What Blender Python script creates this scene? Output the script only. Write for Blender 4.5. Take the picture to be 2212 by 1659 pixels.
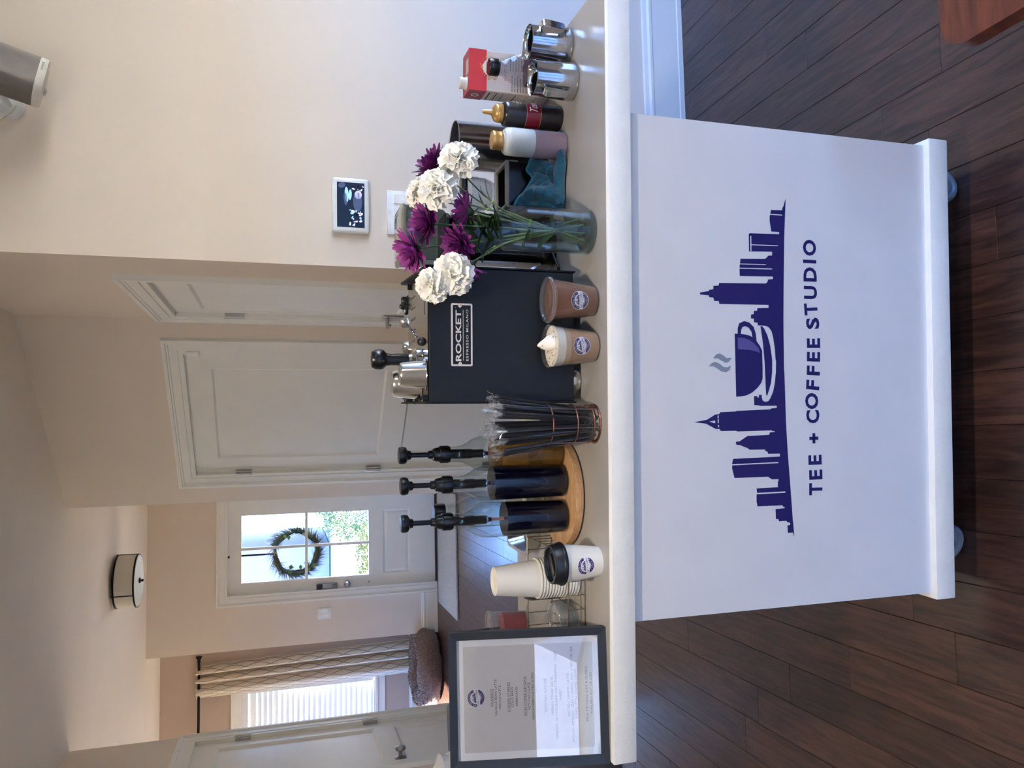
import bpy, bmesh, math, random
from mathutils import Vector, Matrix, Euler, noise
from mathutils.geometry import tessellate_polygon
random.seed(7)
R = math.radians
PI = math.pi
SC = bpy.context.scene
COL = SC.collection
for o in list(bpy.data.objects):
    bpy.data.objects.remove(o)

# ------------------------------------------------------------------ camera
CAM_H, YAW, PITCH, FPX = 1.49, R(4.5), R(16.57), 1640.0
cd = bpy.data.cameras.new('camera')
cam = bpy.data.objects.new('camera', cd)
COL.objects.link(cam)
cd.sensor_fit = 'HORIZONTAL'
cd.sensor_width = 36.0
cd.lens = 36.0 * FPX / 2212.0
cd.clip_start = 0.02
cd.clip_end = 300
fw = Vector((math.sin(YAW) * math.cos(PITCH), math.cos(YAW) * math.cos(PITCH), -math.sin(PITCH)))
rt = Vector((math.cos(YAW), -math.sin(YAW), 0))
up = rt.cross(fw)
# the phone was held upright and the file shows it turned: picture right = world down, picture up = world right
cx, cy, cz = -up, rt, -fw
cam.matrix_world = Matrix(((cx.x, cy.x, cz.x, 0), (cx.y, cy.y, cz.y, 0), (cx.z, cy.z, cz.z, CAM_H), (0, 0, 0, 1)))
SC.camera = cam

# ------------------------------------------------------------------ world, sun, exposure
SC.view_settings.view_transform = 'Standard'
SC.view_settings.look = 'None'
SC.view_settings.gamma = 1.0
SC.view_settings.use_curve_mapping = False
SC.view_settings.exposure = 1.86
SC.cycles.max_bounces = 9
SC.cycles.diffuse_bounces = 6
SC.cycles.glossy_bounces = 5
SC.cycles.transparent_max_bounces = 20
SC.cycles.sample_clamp_indirect = 6.0
SC.cycles.adaptive_threshold = 0.02
SC.cycles.caustics_reflective = False
SC.cycles.caustics_refractive = False

w = bpy.data.worlds.new('sky')
SC.world = w
w.use_nodes = True
nt = w.node_tree
nt.nodes.clear()
wo = nt.nodes.new('ShaderNodeOutputWorld')
bg = nt.nodes.new('ShaderNodeBackground')
tc = nt.nodes.new('ShaderNodeTexCoord')
sx = nt.nodes.new('ShaderNodeSeparateXYZ')
rp = nt.nodes.new('ShaderNodeValToRGB')
nt.links.new(tc.outputs['Generated'], sx.inputs[0])
nt.links.new(sx.outputs['Z'], rp.inputs[0])
nt.links.new(rp.outputs[0], bg.inputs[0])
nt.links.new(bg.outputs[0], wo.inputs[0])
rp.color_ramp.elements[0].position = 0.0
rp.color_ramp.elements[0].color = (0.30, 0.52, 1.0, 1)
rp.color_ramp.elements[1].position = 0.55
rp.color_ramp.elements[1].color = (0.13, 0.33, 0.95, 1)
bg.inputs[1].default_value = 8.0

sd = bpy.data.lights.new('sun', 'SUN')
sd.energy = 34.0
sd.angle = R(0.6)
sd.color = (1.0, 0.93, 0.82)
sun = bpy.data.objects.new('sun', sd)
COL.objects.link(sun)
sun.rotation_euler = Vector((0.80, -0.16, -0.58)).to_track_quat('-Z', 'Y').to_euler()

def portal(name, loc, rot, sxm, sym):
    d = bpy.data.lights.new(name, 'AREA')
    d.shape = 'RECTANGLE'
    d.size, d.size_y = sxm, sym
    d.cycles.is_portal = True
    o = bpy.data.objects.new(name, d)
    COL.objects.link(o)
    o.location = loc
    o.rotation_euler = rot
    return o

# ------------------------------------------------------------------ materials
def lin(h):
    h = h.lstrip('#')
    o = []
    for i in (0, 2, 4):
        c = int(h[i:i + 2], 16) / 255.0
        o.append(c / 12.92 if c <= 0.04045 else ((c + 0.055) / 1.055) ** 2.4)
    return (o[0], o[1], o[2], 1.0)

MATS = {}
def mat(name, col, rough=0.5, metal=0.0, var=0.06, vs=30.0, bump=0.0, bs=60.0, coat=0.0, sheen=0.0, trans=0.0, ior=1.45, stretch=None, emit=None, sss=0.0, spec=None):
    if name in MATS:
        return MATS[name]
    m = bpy.data.materials.new(name)
    m.use_nodes = True
    t = m.node_tree
    b = t.nodes['Principled BSDF']
    c = lin(col) if isinstance(col, str) else tuple(col)
    tcn = t.nodes.new('ShaderNodeTexCoord')
    src = tcn.outputs['Object']
    if stretch:
        mp = t.nodes.new('ShaderNodeMapping')
        mp.inputs['Scale'].default_value = stretch
        t.links.new(src, mp.inputs[0])
        src = mp.outputs[0]
    n = t.nodes.new('ShaderNodeTexNoise')
    n.inputs['Scale'].default_value = vs
    n.inputs['Detail'].default_value = 4
    t.links.new(src, n.inputs['Vector'])
    r = t.nodes.new('ShaderNodeValToRGB')
    r.color_ramp.elements[0].position = 0.3
    r.color_ramp.elements[1].position = 0.7
    r.color_ramp.elements[0].color = tuple(max(0, x * (1 - var)) for x in c[:3]) + (1,)
    r.color_ramp.elements[1].color = tuple(min(1, x * (1 + var)) for x in c[:3]) + (1,)
    t.links.new(n.outputs['Fac'], r.inputs[0])
    t.links.new(r.outputs[0], b.inputs['Base Color'])
    b.inputs['Roughness'].default_value = rough
    b.inputs['Metallic'].default_value = metal
    b.inputs['IOR'].default_value = ior
    if spec is not None:
        b.inputs['Specular IOR Level'].default_value = spec
    if coat:
        b.inputs['Coat Weight'].default_value = coat
        b.inputs['Coat Roughness'].default_value = 0.08
    if sheen:
        b.inputs['Sheen Weight'].default_value = sheen
    if trans:
        b.inputs['Transmission Weight'].default_value = trans
    if sss:
        b.inputs['Subsurface Weight'].default_value = sss
        b.inputs['Subsurface Radius'].default_value = (0.02, 0.02, 0.02)
    if emit:
        b.inputs['Emission Color'].default_value = lin(emit[0])
        b.inputs['Emission Strength'].default_value = emit[1]
    if bump:
        nb = t.nodes.new('ShaderNodeTexNoise')
        nb.inputs['Scale'].default_value = bs
        nb.inputs['Detail'].default_value = 3
        t.links.new(src, nb.inputs['Vector'])
        bn = t.nodes.new('ShaderNodeBump')
        bn.inputs['Strength'].default_value = bump
        bn.inputs['Distance'].default_value = 0.01
        t.links.new(nb.outputs['Fac'], bn.inputs['Height'])
        t.links.new(bn.outputs[0], b.inputs['Normal'])
    MATS[name] = m
    return m

def thin(name, tint, rough=0.0, ior=1.45, opac=0.0, ocol='#ffffff'):
    """thin clear sheet: Fresnel reflection over tinted see-through, optionally a little milky"""
    if name in MATS:
        return MATS[name]
    m = bpy.data.materials.new(name)
    m.use_nodes = True
    t = m.node_tree
    t.nodes.clear()
    out = t.nodes.new('ShaderNodeOutputMaterial')
    mix = t.nodes.new('ShaderNodeMixShader')
    lw = t.nodes.new('ShaderNodeLayerWeight')
    lw.inputs[0].default_value = 0.5
    f0 = ((ior - 1) / (ior + 1)) ** 2
    fr = None
    prev = lw.outputs['Facing']
    for op, val in (('POWER', 3.2), ('MULTIPLY', 0.85), ('ADD', f0)):
        fr = t.nodes.new('ShaderNodeMath')
        fr.operation = op
        fr.inputs[1].default_value = val
        t.links.new(prev, fr.inputs[0])
        prev = fr.outputs[0]
    tr = t.nodes.new('ShaderNodeBsdfTransparent')
    tr.inputs[0].default_value = lin(tint)
    gl = t.nodes.new('ShaderNodeBsdfGlossy')
    gl.inputs['Roughness'].default_value = rough
    t.links.new(fr.outputs[0], mix.inputs[0])
    base = tr.outputs[0]
    if opac:
        df = t.nodes.new('ShaderNodeBsdfDiffuse')
        df.inputs[0].default_value = lin(ocol)
        tl = t.nodes.new('ShaderNodeBsdfTranslucent')
        tl.inputs[0].default_value = lin(ocol)
        m1 = t.nodes.new('ShaderNodeMixShader')
        m1.inputs[0].default_value = 0.5
        t.links.new(df.outputs[0], m1.inputs[1])
        t.links.new(tl.outputs[0], m1.inputs[2])
        m2 = t.nodes.new('ShaderNodeMixShader')
        m2.inputs[0].default_value = opac
        t.links.new(tr.outputs[0], m2.inputs[1])
        t.links.new(m1.outputs[0], m2.inputs[2])
        base = m2.outputs[0]
    t.links.new(base, mix.inputs[1])
    t.links.new(gl.outputs[0], mix.inputs[2])
    t.links.new(mix.outputs[0], out.inputs[0])
    MATS[name] = m
    return m

def wood(name, c1, c2, scale=(1, 1, 1), ring=14.0, rough=0.35, coat=0.0, perobj=0.35, bump=0.08):
    if name in MATS:
        return MATS[name]
    m = bpy.data.materials.new(name)
    m.use_nodes = True
    t = m.node_tree
    b = t.nodes['Principled BSDF']
    tcn = t.nodes.new('ShaderNodeTexCoord')
    oi = t.nodes.new('ShaderNodeObjectInfo')
    cmb = t.nodes.new('ShaderNodeCombineXYZ')
    ml = t.nodes.new('ShaderNodeMath')
    ml.operation = 'MULTIPLY'
    ml.inputs[1].default_value = 37.0
    t.links.new(oi.outputs['Random'], ml.inputs[0])
    for i in range(3):
        t.links.new(ml.outputs[0], cmb.inputs[i])
    ad = t.nodes.new('ShaderNodeVectorMath')
    t.links.new(tcn.outputs['Object'], ad.inputs[0])
    t.links.new(cmb.outputs[0], ad.inputs[1])
    mp = t.nodes.new('ShaderNodeMapping')
    mp.inputs['Scale'].default_value = scale
    t.links.new(ad.outputs[0], mp.inputs[0])
    n1 = t.nodes.new('ShaderNodeTexNoise')
    n1.inputs['Scale'].default_value = ring
    n1.inputs['Detail'].default_value = 6
    n1.inputs['Distortion'].default_value = 1.2
    t.links.new(mp.outputs[0], n1.inputs['Vector'])
    n2 = t.nodes.new('ShaderNodeTexNoise')
    n2.inputs['Scale'].default_value = ring * 7
    n2.inputs['Detail'].default_value = 3
    t.links.new(mp.outputs[0], n2.inputs['Vector'])
    r = t.nodes.new('ShaderNodeValToRGB')
    r.color_ramp.elements[0].position = 0.35
    r.color_ramp.elements[1].position = 0.68
    r.color_ramp.elements[0].color = lin(c1)
    r.color_ramp.elements[1].color = lin(c2)
    t.links.new(n1.outputs['Fac'], r.inputs[0])
    hs = t.nodes.new('ShaderNodeHueSaturation')
    v = t.nodes.new('ShaderNodeMapRange')
    v.inputs['To Min'].default_value = 1 - perobj
    v.inputs['To Max'].default_value = 1 + perobj
    t.links.new(oi.outputs['Random'], v.inputs['Value'])
    t.links.new(v.outputs[0], hs.inputs['Value'])
    t.links.new(r.outputs[0], hs.inputs['Color'])
    mx = t.nodes.new('ShaderNodeMixRGB')
    mx.blend_type = 'MULTIPLY'
    mx.inputs[0].default_value = 0.35
    t.links.new(hs.outputs[0], mx.inputs[1])
    r2 = t.nodes.new('ShaderNodeValToRGB')
    r2.color_ramp.elements[0].position = 0.35
    r2.color_ramp.elements[0].color = (0.35, 0.35, 0.35, 1)
    r2.color_ramp.elements[1].position = 0.55
    t.links.new(n2.outputs['Fac'], r2.inputs[0])
    t.links.new(r2.outputs[0], mx.inputs[2])
    t.links.new(mx.outputs[0], b.inputs['Base Color'])
    b.inputs['Roughness'].default_value = rough
    if coat:
        b.inputs['Coat Weight'].default_value = coat
        b.inputs['Coat Roughness'].default_value = 0.12
    bn = t.nodes.new('ShaderNodeBump')
    bn.inputs['Strength'].default_value = bump
    bn.inputs['Distance'].default_value = 0.004
    t.links.new(n1.outputs['Fac'], bn.inputs['Height'])
    t.links.new(bn.outputs[0], b.inputs['Normal'])
    MATS[name] = m
    return m

WALL = mat('wall_paint_greige', '#dacebf', 0.75, var=0.015, vs=4, bump=0.05, bs=220)
CEIL = mat('ceiling_paint', '#ebe5dc', 0.85, var=0.015, vs=3)
TRIM = mat('trim_paint_semigloss', '#e3e2da', 0.32, var=0.02, vs=8)
WHITE_PAINT = mat('cart_white_paint', '#d8d9dc', 0.42, var=0.025, vs=9, bump=0.04, bs=40)
EDGE_PAINT = mat('worktop_edge_paint', '#f0f0ea', 0.5, var=0.03, vs=18, bump=0.12, bs=90)
FLOORW = wood('dark_hickory', '#33211b', '#56392d', (9, 0.9, 9), 5.0, 0.38, 0.15, 0.22, 0.15)
STEEL = mat('polished_steel', '#c9c9cb', 0.12, 1.0, 0.03, 20)
BRUSH = mat('brushed_steel', '#cdcbc8', 0.2, 1.0, 0.05, 40, stretch=(40, 40, 0.6))
NICKEL = mat('satin_nickel', '#a9a39a', 0.3, 1.0, 0.05, 20)
BLACKM = mat('black_metal', '#15181b', 0.42, 0.6, 0.06, 30)
BLACKP = mat('black_plastic', '#0e0f11', 0.28, 0, 0.1, 30)
MATTEBLK = mat('matte_black_sheet', '#17191c', 0.5, 0.2, 0.08, 14, bump=0.03, bs=300)
COPPER = mat('copper_wire', '#b0796a', 0.28, 1.0, 0.06, 40)
GOLDWIRE = mat('champagne_wire', '#a08a6c', 0.35, 1.0, 0.06, 40)
GOLDP = mat('gold_cap_plastic', '#c49a5c', 0.33, 0.55, 0.08, 30)
GLASS = thin('clear_glass', '#f4f8f6', 0.0, 1.5)
BOTGLASS = thin('bottle_glass', '#eef2f0', 0.0, 1.5)
PLASTIC = thin('clear_plastic', '#f2f3f4', 0.03, 1.45, 0.06)
SMOKE = thin('smoky_plastic', '#9aa39f', 0.03, 1.5, 0.10, '#6d7673')
PANE = thin('window_pane_glass', '#f6f8f7', 0.0, 1.52)
CUPW = mat('white_paper_cup', '#e9e4d8', 0.6, 0, 0.015, 20)
PURPLE = mat('decal_purple', '#231d5e', 0.45, 0, 0.04, 25)
PURPLE2 = mat('decal_lilac', '#5a5390', 0.45, 0, 0.03, 25)
DGREY = mat('decal_grey', '#8790a0', 0.45, 0, 0.03, 25)
STICKW = mat('sticker_white', '#eeedf2', 0.45, 0, 0.02, 25)
STICKP = mat('sticker_purple', '#3a2468', 0.45, 0, 0.05, 25)
INK = mat('black_ink', '#1d1b20', 0.6, 0, 0.05, 30)

# ------------------------------------------------------------------ mesh helpers
class M:
    def __init__(s):
        s.v, s.f, s.m = [], [], []
    def add(s, vs, fs, mi=0):
        o = len(s.v)
        s.v += [tuple(p) for p in vs]
        for f in fs:
            s.f.append(tuple(i + o for i in f))
            s.m.append(mi)
        return s
    def box(s, x0, y0, z0, x1, y1, z1, mi=0):
        x0, x1 = min(x0, x1), max(x0, x1)
        y0, y1 = min(y0, y1), max(y0, y1)
        z0, z1 = min(z0, z1), max(z0, z1)
        vs = [(x0, y0, z0), (x1, y0, z0), (x1, y1, z0), (x0, y1, z0), (x0, y0, z1), (x1, y0, z1), (x1, y1, z1), (x0, y1, z1)]
        return s.add(vs, [(0, 3, 2, 1), (4, 5, 6, 7), (0, 1, 5, 4), (1, 2, 6, 5), (2, 3, 7, 6), (3, 0, 4, 7)], mi)
    def rbox(s, x0, y0, z0, x1, y1, z1, r=0.003, seg=2, mi=0):
        bm = bmesh.new()
        bmesh.ops.create_cube(bm, size=1.0)
        for v in bm.verts:
            v.co = Vector(((x0 + x1) / 2 + v.co.x * (x1 - x0), (y0 + y1) / 2 + v.co.y * (y1 - y0), (z0 + z1) / 2 + v.co.z * (z1 - z0)))
        bmesh.ops.bevel(bm, geom=list(bm.edges), offset=r, segments=seg, profile=0.5, affect='EDGES')
        return s.bm(bm, mi)
    def bm(s, bm, mi=0):
        bm.verts.index_update()
        s.add([v.co.copy() for v in bm.verts], [[v.index for v in f.verts] for f in bm.faces], mi)
        bm.free()
        return s
    def lathe(s, prof, seg=32, c=(0, 0, 0), mi=0, flute=None, a0=0.0, a1=2 * PI):
        full = abs(a1 - a0 - 2 * PI) < 1e-6
        n = seg if full else seg + 1
        vs, fs = [], []
        for (r, z) in prof:
            for k in range(n):
                a = a0 + (a1 - a0) * k / seg
                rr = r if not flute else flute(r, z, a)
                vs.append((c[0] + rr * math.cos(a), c[1] + rr * math.sin(a), c[2] + z))
        for i in range(len(prof) - 1):
            for k in range(seg):
                k2 = (k + 1) % n
                if prof[i][0] < 1e-7 and prof[i + 1][0] < 1e-7:
                    continue
                fs.append((i * n + k, i * n + k2, (i + 1) * n + k2, (i + 1) * n + k))
        return s.add(vs, fs, mi)
    def tube(s, pts, r=0.002, seg=6, closed=False, mi=0, cap=True):
        pts = [Vector(p) for p in pts]
        n = len(pts)
        rs = r if isinstance(r, (list, tuple)) else [r] * n
        vs, fs = [], []
        prev = None
        for i, p in enumerate(pts):
            if closed:
                d = pts[(i + 1) % n] - pts[i - 1]
            else:
                d = pts[min(i + 1, n - 1)] - pts[max(i - 1, 0)]
            if d.length < 1e-9:
                d = Vector((0, 0, 1))
            d.normalize()
            if prev is None:
                a = Vector((0, 0, 1)) if abs(d.z) < 0.9 else Vector((1, 0, 0))
                e1 = d.cross(a).normalized()
            else:
                e1 = (prev - d * prev.dot(d))
                if e1.length < 1e-6:
                    e1 = d.orthogonal()
                e1.normalize()
            prev = e1
            e2 = d.cross(e1)
            for k in range(seg):
                a = 2 * PI * k / seg
                vs.append(p + (e1 * math.cos(a) + e2 * math.sin(a)) * rs[i])
        m = n if closed else n - 1
        for i in range(m):
            j = (i + 1) % n
            for k in range(seg):
                fs.append((i * seg + k, i * seg + (k + 1) % seg, j * seg + (k + 1) % seg, j * seg + k))
        if cap and not closed:
            fs.append(tuple(reversed(range(seg))))
            fs.append(tuple((n - 1) * seg + k for k in range(seg)))
        return s.add(vs, fs, mi)
    def grid(s, fn, nu, nv, mi=0, wrapu=False):
        vs = [fn(i / nu, j / nv) for j in range(nv + 1) for i in range(nu + (0 if wrapu else 1))]
        w_ = nu + (0 if wrapu else 1)
        fs = []
        for j in range(nv):
            for i in range(nu):
                i2 = (i + 1) % w_
                fs.append((j * w_ + i, j * w_ + i2, (j + 1) * w_ + i2, (j + 1) * w_ + i))
        return s.add(vs, fs, mi)
    def flat(s, pts2, to3, mi=0):
        """concave polygon, triangulated"""
        tri = tessellate_polygon([[Vector((p[0], p[1], 0)) for p in pts2]])
        return s.add([to3(*p) for p in pts2], [tuple(t) for t in tri], mi)
    def prism(s, pts2, to3, t0, t1, mi=0):
        n = len(pts2)
        tri = tessellate_polygon([[Vector((p[0], p[1], 0)) for p in pts2]])
        vs = [to3(p[0], p[1], t0) for p in pts2] + [to3(p[0], p[1], t1) for p in pts2]
        fs = [tuple(t) for t in tri] + [tuple(i + n for i in reversed(t)) for t in tri]
        fs += [(i, (i + 1) % n, n + (i + 1) % n, n + i) for i in range(n)]
        return s.add(vs, fs, mi)
    def sphere(s, c, r, seg=16, rings=10, mi=0, sc=(1, 1, 1)):
        pr = [(max(1e-6, r * math.sin(PI * i / rings)), -r * math.cos(PI * i / rings)) for i in range(rings + 1)]
        o = len(s.v)
        s.lathe(pr, seg, (0, 0, 0), mi)
        for i in range(o, len(s.v)):
            x, y, z = s.v[i]
            s.v[i] = (c[0] + x * sc[0], c[1] + y * sc[1], c[2] + z * sc[2])
        return s
    def move(s, mtx, frm=0):
        for i in range(frm, len(s.v)):
            s.v[i] = tuple(mtx @ Vector(s.v[i]))
        return s
    def data(s, name, mats, smooth=True, ang=38, fixn=True):
        me = bpy.data.meshes.new(name)
        me.from_pydata(s.v, [], s.f)
        for m_ in (mats if isinstance(mats, (list, tuple)) else [mats]):
            me.materials.append(m_)
        if fixn:
            b = bmesh.new()
            b.from_mesh(me)
            for i, f in enumerate(b.faces):
                f.material_index = s.m[i]
            bmesh.ops.remove_doubles(b, verts=list(b.verts), dist=1e-6)
            bmesh.ops.recalc_face_normals(b, faces=list(b.faces))
            b.to_mesh(me)
            b.free()
        else:
            me.polygons.foreach_set('material_index', s.m)
        if smooth:
            me.polygons.foreach_set('use_smooth', [True] * len(me.polygons))
            me.set_sharp_from_angle(angle=R(ang))
        me.update()
        return me
    def build(s, name, mats, parent=None, loc=(0, 0, 0), smooth=True, ang=38, kind=None, label=None, fixn=True):
        return put(name, s.data(name, mats, smooth, ang, fixn), parent, loc, kind, label)

def put(name, me, parent=None, loc=(0, 0, 0), kind=None, label=None):
    o = bpy.data.objects.new(name, me)
    COL.objects.link(o)
    o.location = loc
    if parent is not None:
        o.parent = parent
    if kind:
        o['kind'] = kind
    if label:
        o['label'] = label
    return o

def tag(o, label, cat, group=None, kind=None):
    o['label'] = label
    o['category'] = cat
    if group:
        o['group'] = group
    if kind:
        o['kind'] = kind
    return o

# world position of a point given in the cart's own frame (x along its front, y away from the camera side, z up)
PHI = R(-3.24)
ORG = Vector((0.138, 1.301, 0))
HC = 0.91
def CT(x, y, z=HC):
    return Vector((ORG.x + x * math.cos(PHI) - y * math.sin(PHI), ORG.y + x * math.sin(PHI) + y * math.cos(PHI), z))

def thing(name, label, cat, loc=(0, 0, 0), rot=0.0, group=None, kind=None):
    o = bpy.data.objects.new(name, None)
    COL.objects.link(o)
    o.empty_display_size = 0.05
    o.location = loc
    o.rotation_euler = rot if isinstance(rot, (tuple, Euler)) else (0, 0, rot)
    return tag(o, label, cat, group, kind)

def onc(name, label, cat, x, y, z=HC, rot=0.0, group=None):
    """a thing standing on the cart"""
    return thing(name, label, cat, CT(x, y, z), PHI + rot, group)

def copy_tree(o, parent=None):
    c = o.copy()
    COL.objects.link(c)
    c.parent = parent
    for ch in o.children:
        k = copy_tree(ch, c)
        k.matrix_parent_inverse = ch.matrix_parent_inverse.copy()
    return c

_TX = {}
def text2d(s, size=1.0, bold=0.0, shear=0.0, xs=1.0, space=1.0):
    """(verts, faces) of a line of lettering, centred on x, baseline at 0"""
    key = (s, bold, shear, space)
    if key not in _TX:
        c = bpy.data.curves.new('lettering', 'FONT')
        c.body = s
        c.align_x = 'CENTER'
        c.offset = bold
        c.shear = shear
        c.space_character = space
        c.resolution_u = 3
        c.fill_mode = 'FRONT'
        o = bpy.data.objects.new('lettering', c)
        COL.objects.link(o)
        dg = bpy.context.evaluated_depsgraph_get()
        e = o.evaluated_get(dg)
        me = e.to_mesh()
        _TX[key] = ([(v.co.x, v.co.y) for v in me.vertices], [tuple(p.vertices) for p in me.polygons])
        e.to_mesh_clear()
        bpy.data.objects.remove(o)
        bpy.data.curves.remove(c)
    vs, fs = _TX[key]
    return [(x * size * xs, y * size) for x, y in vs], fs

def lettering(mb, s, to3, ox, oy, size, mi=0, bold=0.0, shear=0.0, xs=1.0, space=1.0, width=None, rot=0.0, align='c'):
    vs, fs = text2d(s, size, bold, shear, xs, space)
    if not vs:
        return
    x0, x1 = min(v[0] for v in vs), max(v[0] for v in vs)
    k = 1.0
    if width and x1 > x0:
        k = width / (x1 - x0)
    cxm = (x0 + x1) / 2
    ca, sa = math.cos(rot), math.sin(rot)
    out = []
    for x, y in vs:
        X = (x - cxm) * k
        if align == 'l':
            X += (x1 - x0) * k / 2
        out.append(to3(ox + X * ca - y * sa, oy + X * sa + y * ca))
    mb.add(out, fs, mi)

# ------------------------------------------------------------------ room shell
ZC = 2.732
def wall(name, label, x0, x1, holes, loc, rot, h=ZC, t=0.12, m=None):
    """wall in local x/z, front face at y=0 looking to -y; holes = (xa, xb, za, zb)"""
    mb = M()
    xs = sorted({x0, x1} | {a for q in holes for a in q[:2]})
    for a, b in zip(xs, xs[1:]):
        cuts = sorted([(q[2], q[3]) for q in holes if q[0] <= a + 1e-6 and q[1] >= b - 1e-6])
        z = 0.0
        for c0, c1 in cuts:
            if c0 > z + 1e-6:
                mb.box(a, 0, z, b, t, c0)
            z = c1
        if z < h - 1e-6:
            mb.box(a, 0, z, b, t, h)
    o = mb.build(name, m or WALL, None, loc, smooth=False, fixn=False)
    o.rotation_euler = (0, 0, rot)
    return tag(o, label, 'wall', kind='structure')

YW2 = 2.565           # wall with the wall tablet
XR = 0.652            # hall side wall
DG0 = (0.652, 4.093)  # diagonal wall
DG1 = (-0.335, 5.080)
DL = math.hypot(DG1[0] - DG0[0], DG1[1] - DG0[1])
YF = 7.857            # front door wall
YD = 8.72             # dining window wall
XL = -1.786           # wall with the panelled closet door
YB = -6.5             # window wall behind the camera
XE = 3.2

# floor: sub floor + planks running away from the camera
fl = M().box(-5.2, YB - 0.1, -0.06, XE + 0.1, YD + 0.1, -0.012).build('floor', mat('sub_floor', '#1c1310', 0.6), None, smooth=False)
tag(fl, 'dark brown hand-scraped hardwood plank floor', 'floor', kind='structure')
PWID = 0.1195
def plank_mesh(L, w_=PWID, t=0.012, c=0.0012):
    g = 0.0004
    x0, x1, y0, y1 = g, w_ - g, g, L - g
    vs = [(x0, y0, 0), (x1, y0, 0), (x1, y1, 0), (x0, y1, 0),
          (x0, y0, t - c), (x1, y0, t - c), (x1, y1, t - c), (x0, y1, t - c),
          (x0 + c, y0 + c, t), (x1 - c, y0 + c, t), (x1 - c, y1 - c, t), (x0 + c, y1 - c, t)]
    fs = [(8, 9, 10, 11)]
    for i in range(4):
        j = (i + 1) % 4
        fs += [(i, j, 4 + j, 4 + i), (4 + i, 4 + j, 8 + j, 8 + i)]
    return vs, fs
_pl = {}
def plank_data(L):
    k = round(L, 2)
    if k not in _pl:
        mb = M()
        mb.add(*plank_mesh(k))
        _pl[k] = mb.data('plank', FLOORW, smooth=False, fixn=False)
    return _pl[k], k
rows = {}
rnd = random.Random(3)
FIX = {-1: 2.067, 0: 1.80, 1: 1.44, 2: 1.56, 17: 2.27, 16: 2.03}
LENS = [0.62, 0.84, 0.98, 1.16, 1.38]
cand = []
for k in range(-36, 33):
    xk = -0.705 + PWID * k
    if xk < -4.9 or xk > XE - PWID:
        continue
    ya, yb = (YB, YD)
    if k in FIX:
        y = FIX[k]
        while y > ya:
            y -= rnd.choice(LENS)
    else:
        y = ya - rnd.random() * 1.0
    while y < yb:
        L = rnd.choice(LENS)
        if k in FIX and y < FIX[k] - 0.01 and y + L > FIX[k] - 0.3:
            L = FIX[k] - y
        cand.append((xk, y, round(L, 2)))
        y += L
def in_view(x, y, L):
    """in front of the camera and not behind the walls"""
    if y + L < 0.4:
        return -1
    if y > 2.6 and x > 0.55:
        return -1
    if y > 5.0 and x > -0.3:
        return -1
    if x + y > 4.75 and x > -0.33:
        return -1
    if x < -1.79 and y < 6.2:
        return -1
    if x < -3.2:
        return -1
    d = math.hypot(x, y + L / 2)
    return 1.0 / max(d, 0.3)
sc_ = sorted(cand, key=lambda q: -in_view(*q))
near = [q for q in sc_ if in_view(*q) > 0][:295]
far = [q for q in sc_ if q not in set(near)]
for (x, y, L) in near:
    me, L2 = plank_data(L)
    put('plank', me, fl, (x, y, -0.012))
mb = M()
for (x, y, L) in far:
    vs, fs = plank_mesh(L)
    mb.add([(a + x, b + y, c - 0.012) for a, b, c in vs], fs)
mb.build('plank_field', FLOORW, fl, smooth=False, fixn=False, kind='stuff')

cl = M().box(-5.2, YB - 0.15, ZC, XE + 0.15, YD + 0.15, ZC + 0.12).build('ceiling', CEIL, None, smooth=False)
tag(cl, 'smooth off-white painted ceiling', 'ceiling', kind='structure')

wall('wall_back', 'cream wall carrying the small tablet and three-gang switch', 0.598, XE + 0.1, [], (0, YW2, 0), 0, t=0.10)
wall('wall_hall', 'shaded hall wall holding the narrow foreshortened door', -4.20, -2.665, [(-3.985, -3.155, 0, 2.02)], (XR, 0, 0), R(-90), t=0.12)
# local x of the diagonal wall runs from its far end (0) to its near end (DL)
wall('wall_diagonal', 'angled greige wall holding the wide white door', 0.0, DL, [(0.245, 1.185, 0, 2.015)], (DG1[0], DG1[1], 0), R(-45), t=0.12)
wall('wall_passage', 'hall wall behind the angled wall, running to the front door', -YF - 0.05, -5.12, [], (-0.335, 0, 0), R(-90), t=0.1)
wall('wall_front', 'greige entry wall around the glazed front door', -1.93, -0.30, [(-1.43, -0.515, 0, 2.04)], (0, YF, 0), 0, t=0.14)
wall('wall_jog', 'short return between the entry wall and the dining window wall', -YD - 0.05, -YF - 0.14, [], (-1.93, 0, 0), R(-90), t=0.1)
wall('wall_dining', 'taupe dining wall around the window with blinds', -5.1, -1.85, [(-3.45, -2.585, 0.55, 1.95)], (0, YD, 0), 0, t=0.14, m=mat('dining_paint_taupe', '#b5a294', 0.8, var=0.015, vs=4))
wall('wall_dining_side', 'far dining wall with the sunny side window', 5.1, YD + 0.1, [(5.75, 6.65, 0.35, 2.05), (7.35, 8.45, 0.35, 2.05)], (-5.0, 0, 0), R(90), t=0.12)
wall('wall_dining_near', 'dining partition behind the closet door wall', 1.906, 5.0, [], (0, 5.13, 0), R(180), t=0.12)
wall('wall_left', 'white-trimmed wall end holding the two-panel closet door', 2.5, 5.253, [(4.43, 5.135, 0, 2.03)], (XL, 0, 0), R(90), t=0.12)
wall('wall_right', 'side wall beyond the picture', -YW2 - 0.05, -YB + 0.1, [(-2.2, 0.6, 0.88, 2.04)], (XE, 0, 0), R(-90), t=0.12)
XK = -4.6
wall('wall_side', 'side wall of the living area beyond the picture', YB - 0.1, 2.62, [], (XK, 0, 0), R(90), t=0.12)
wall('wall_closet', 'wall behind the closet, beyond the picture', XK, XL, [], (0, 2.5, 0), 0, t=0.12)
RW = [(-4.3, -1.55), (-1.25, 0.75), (1.05, 2.95)]
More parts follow.
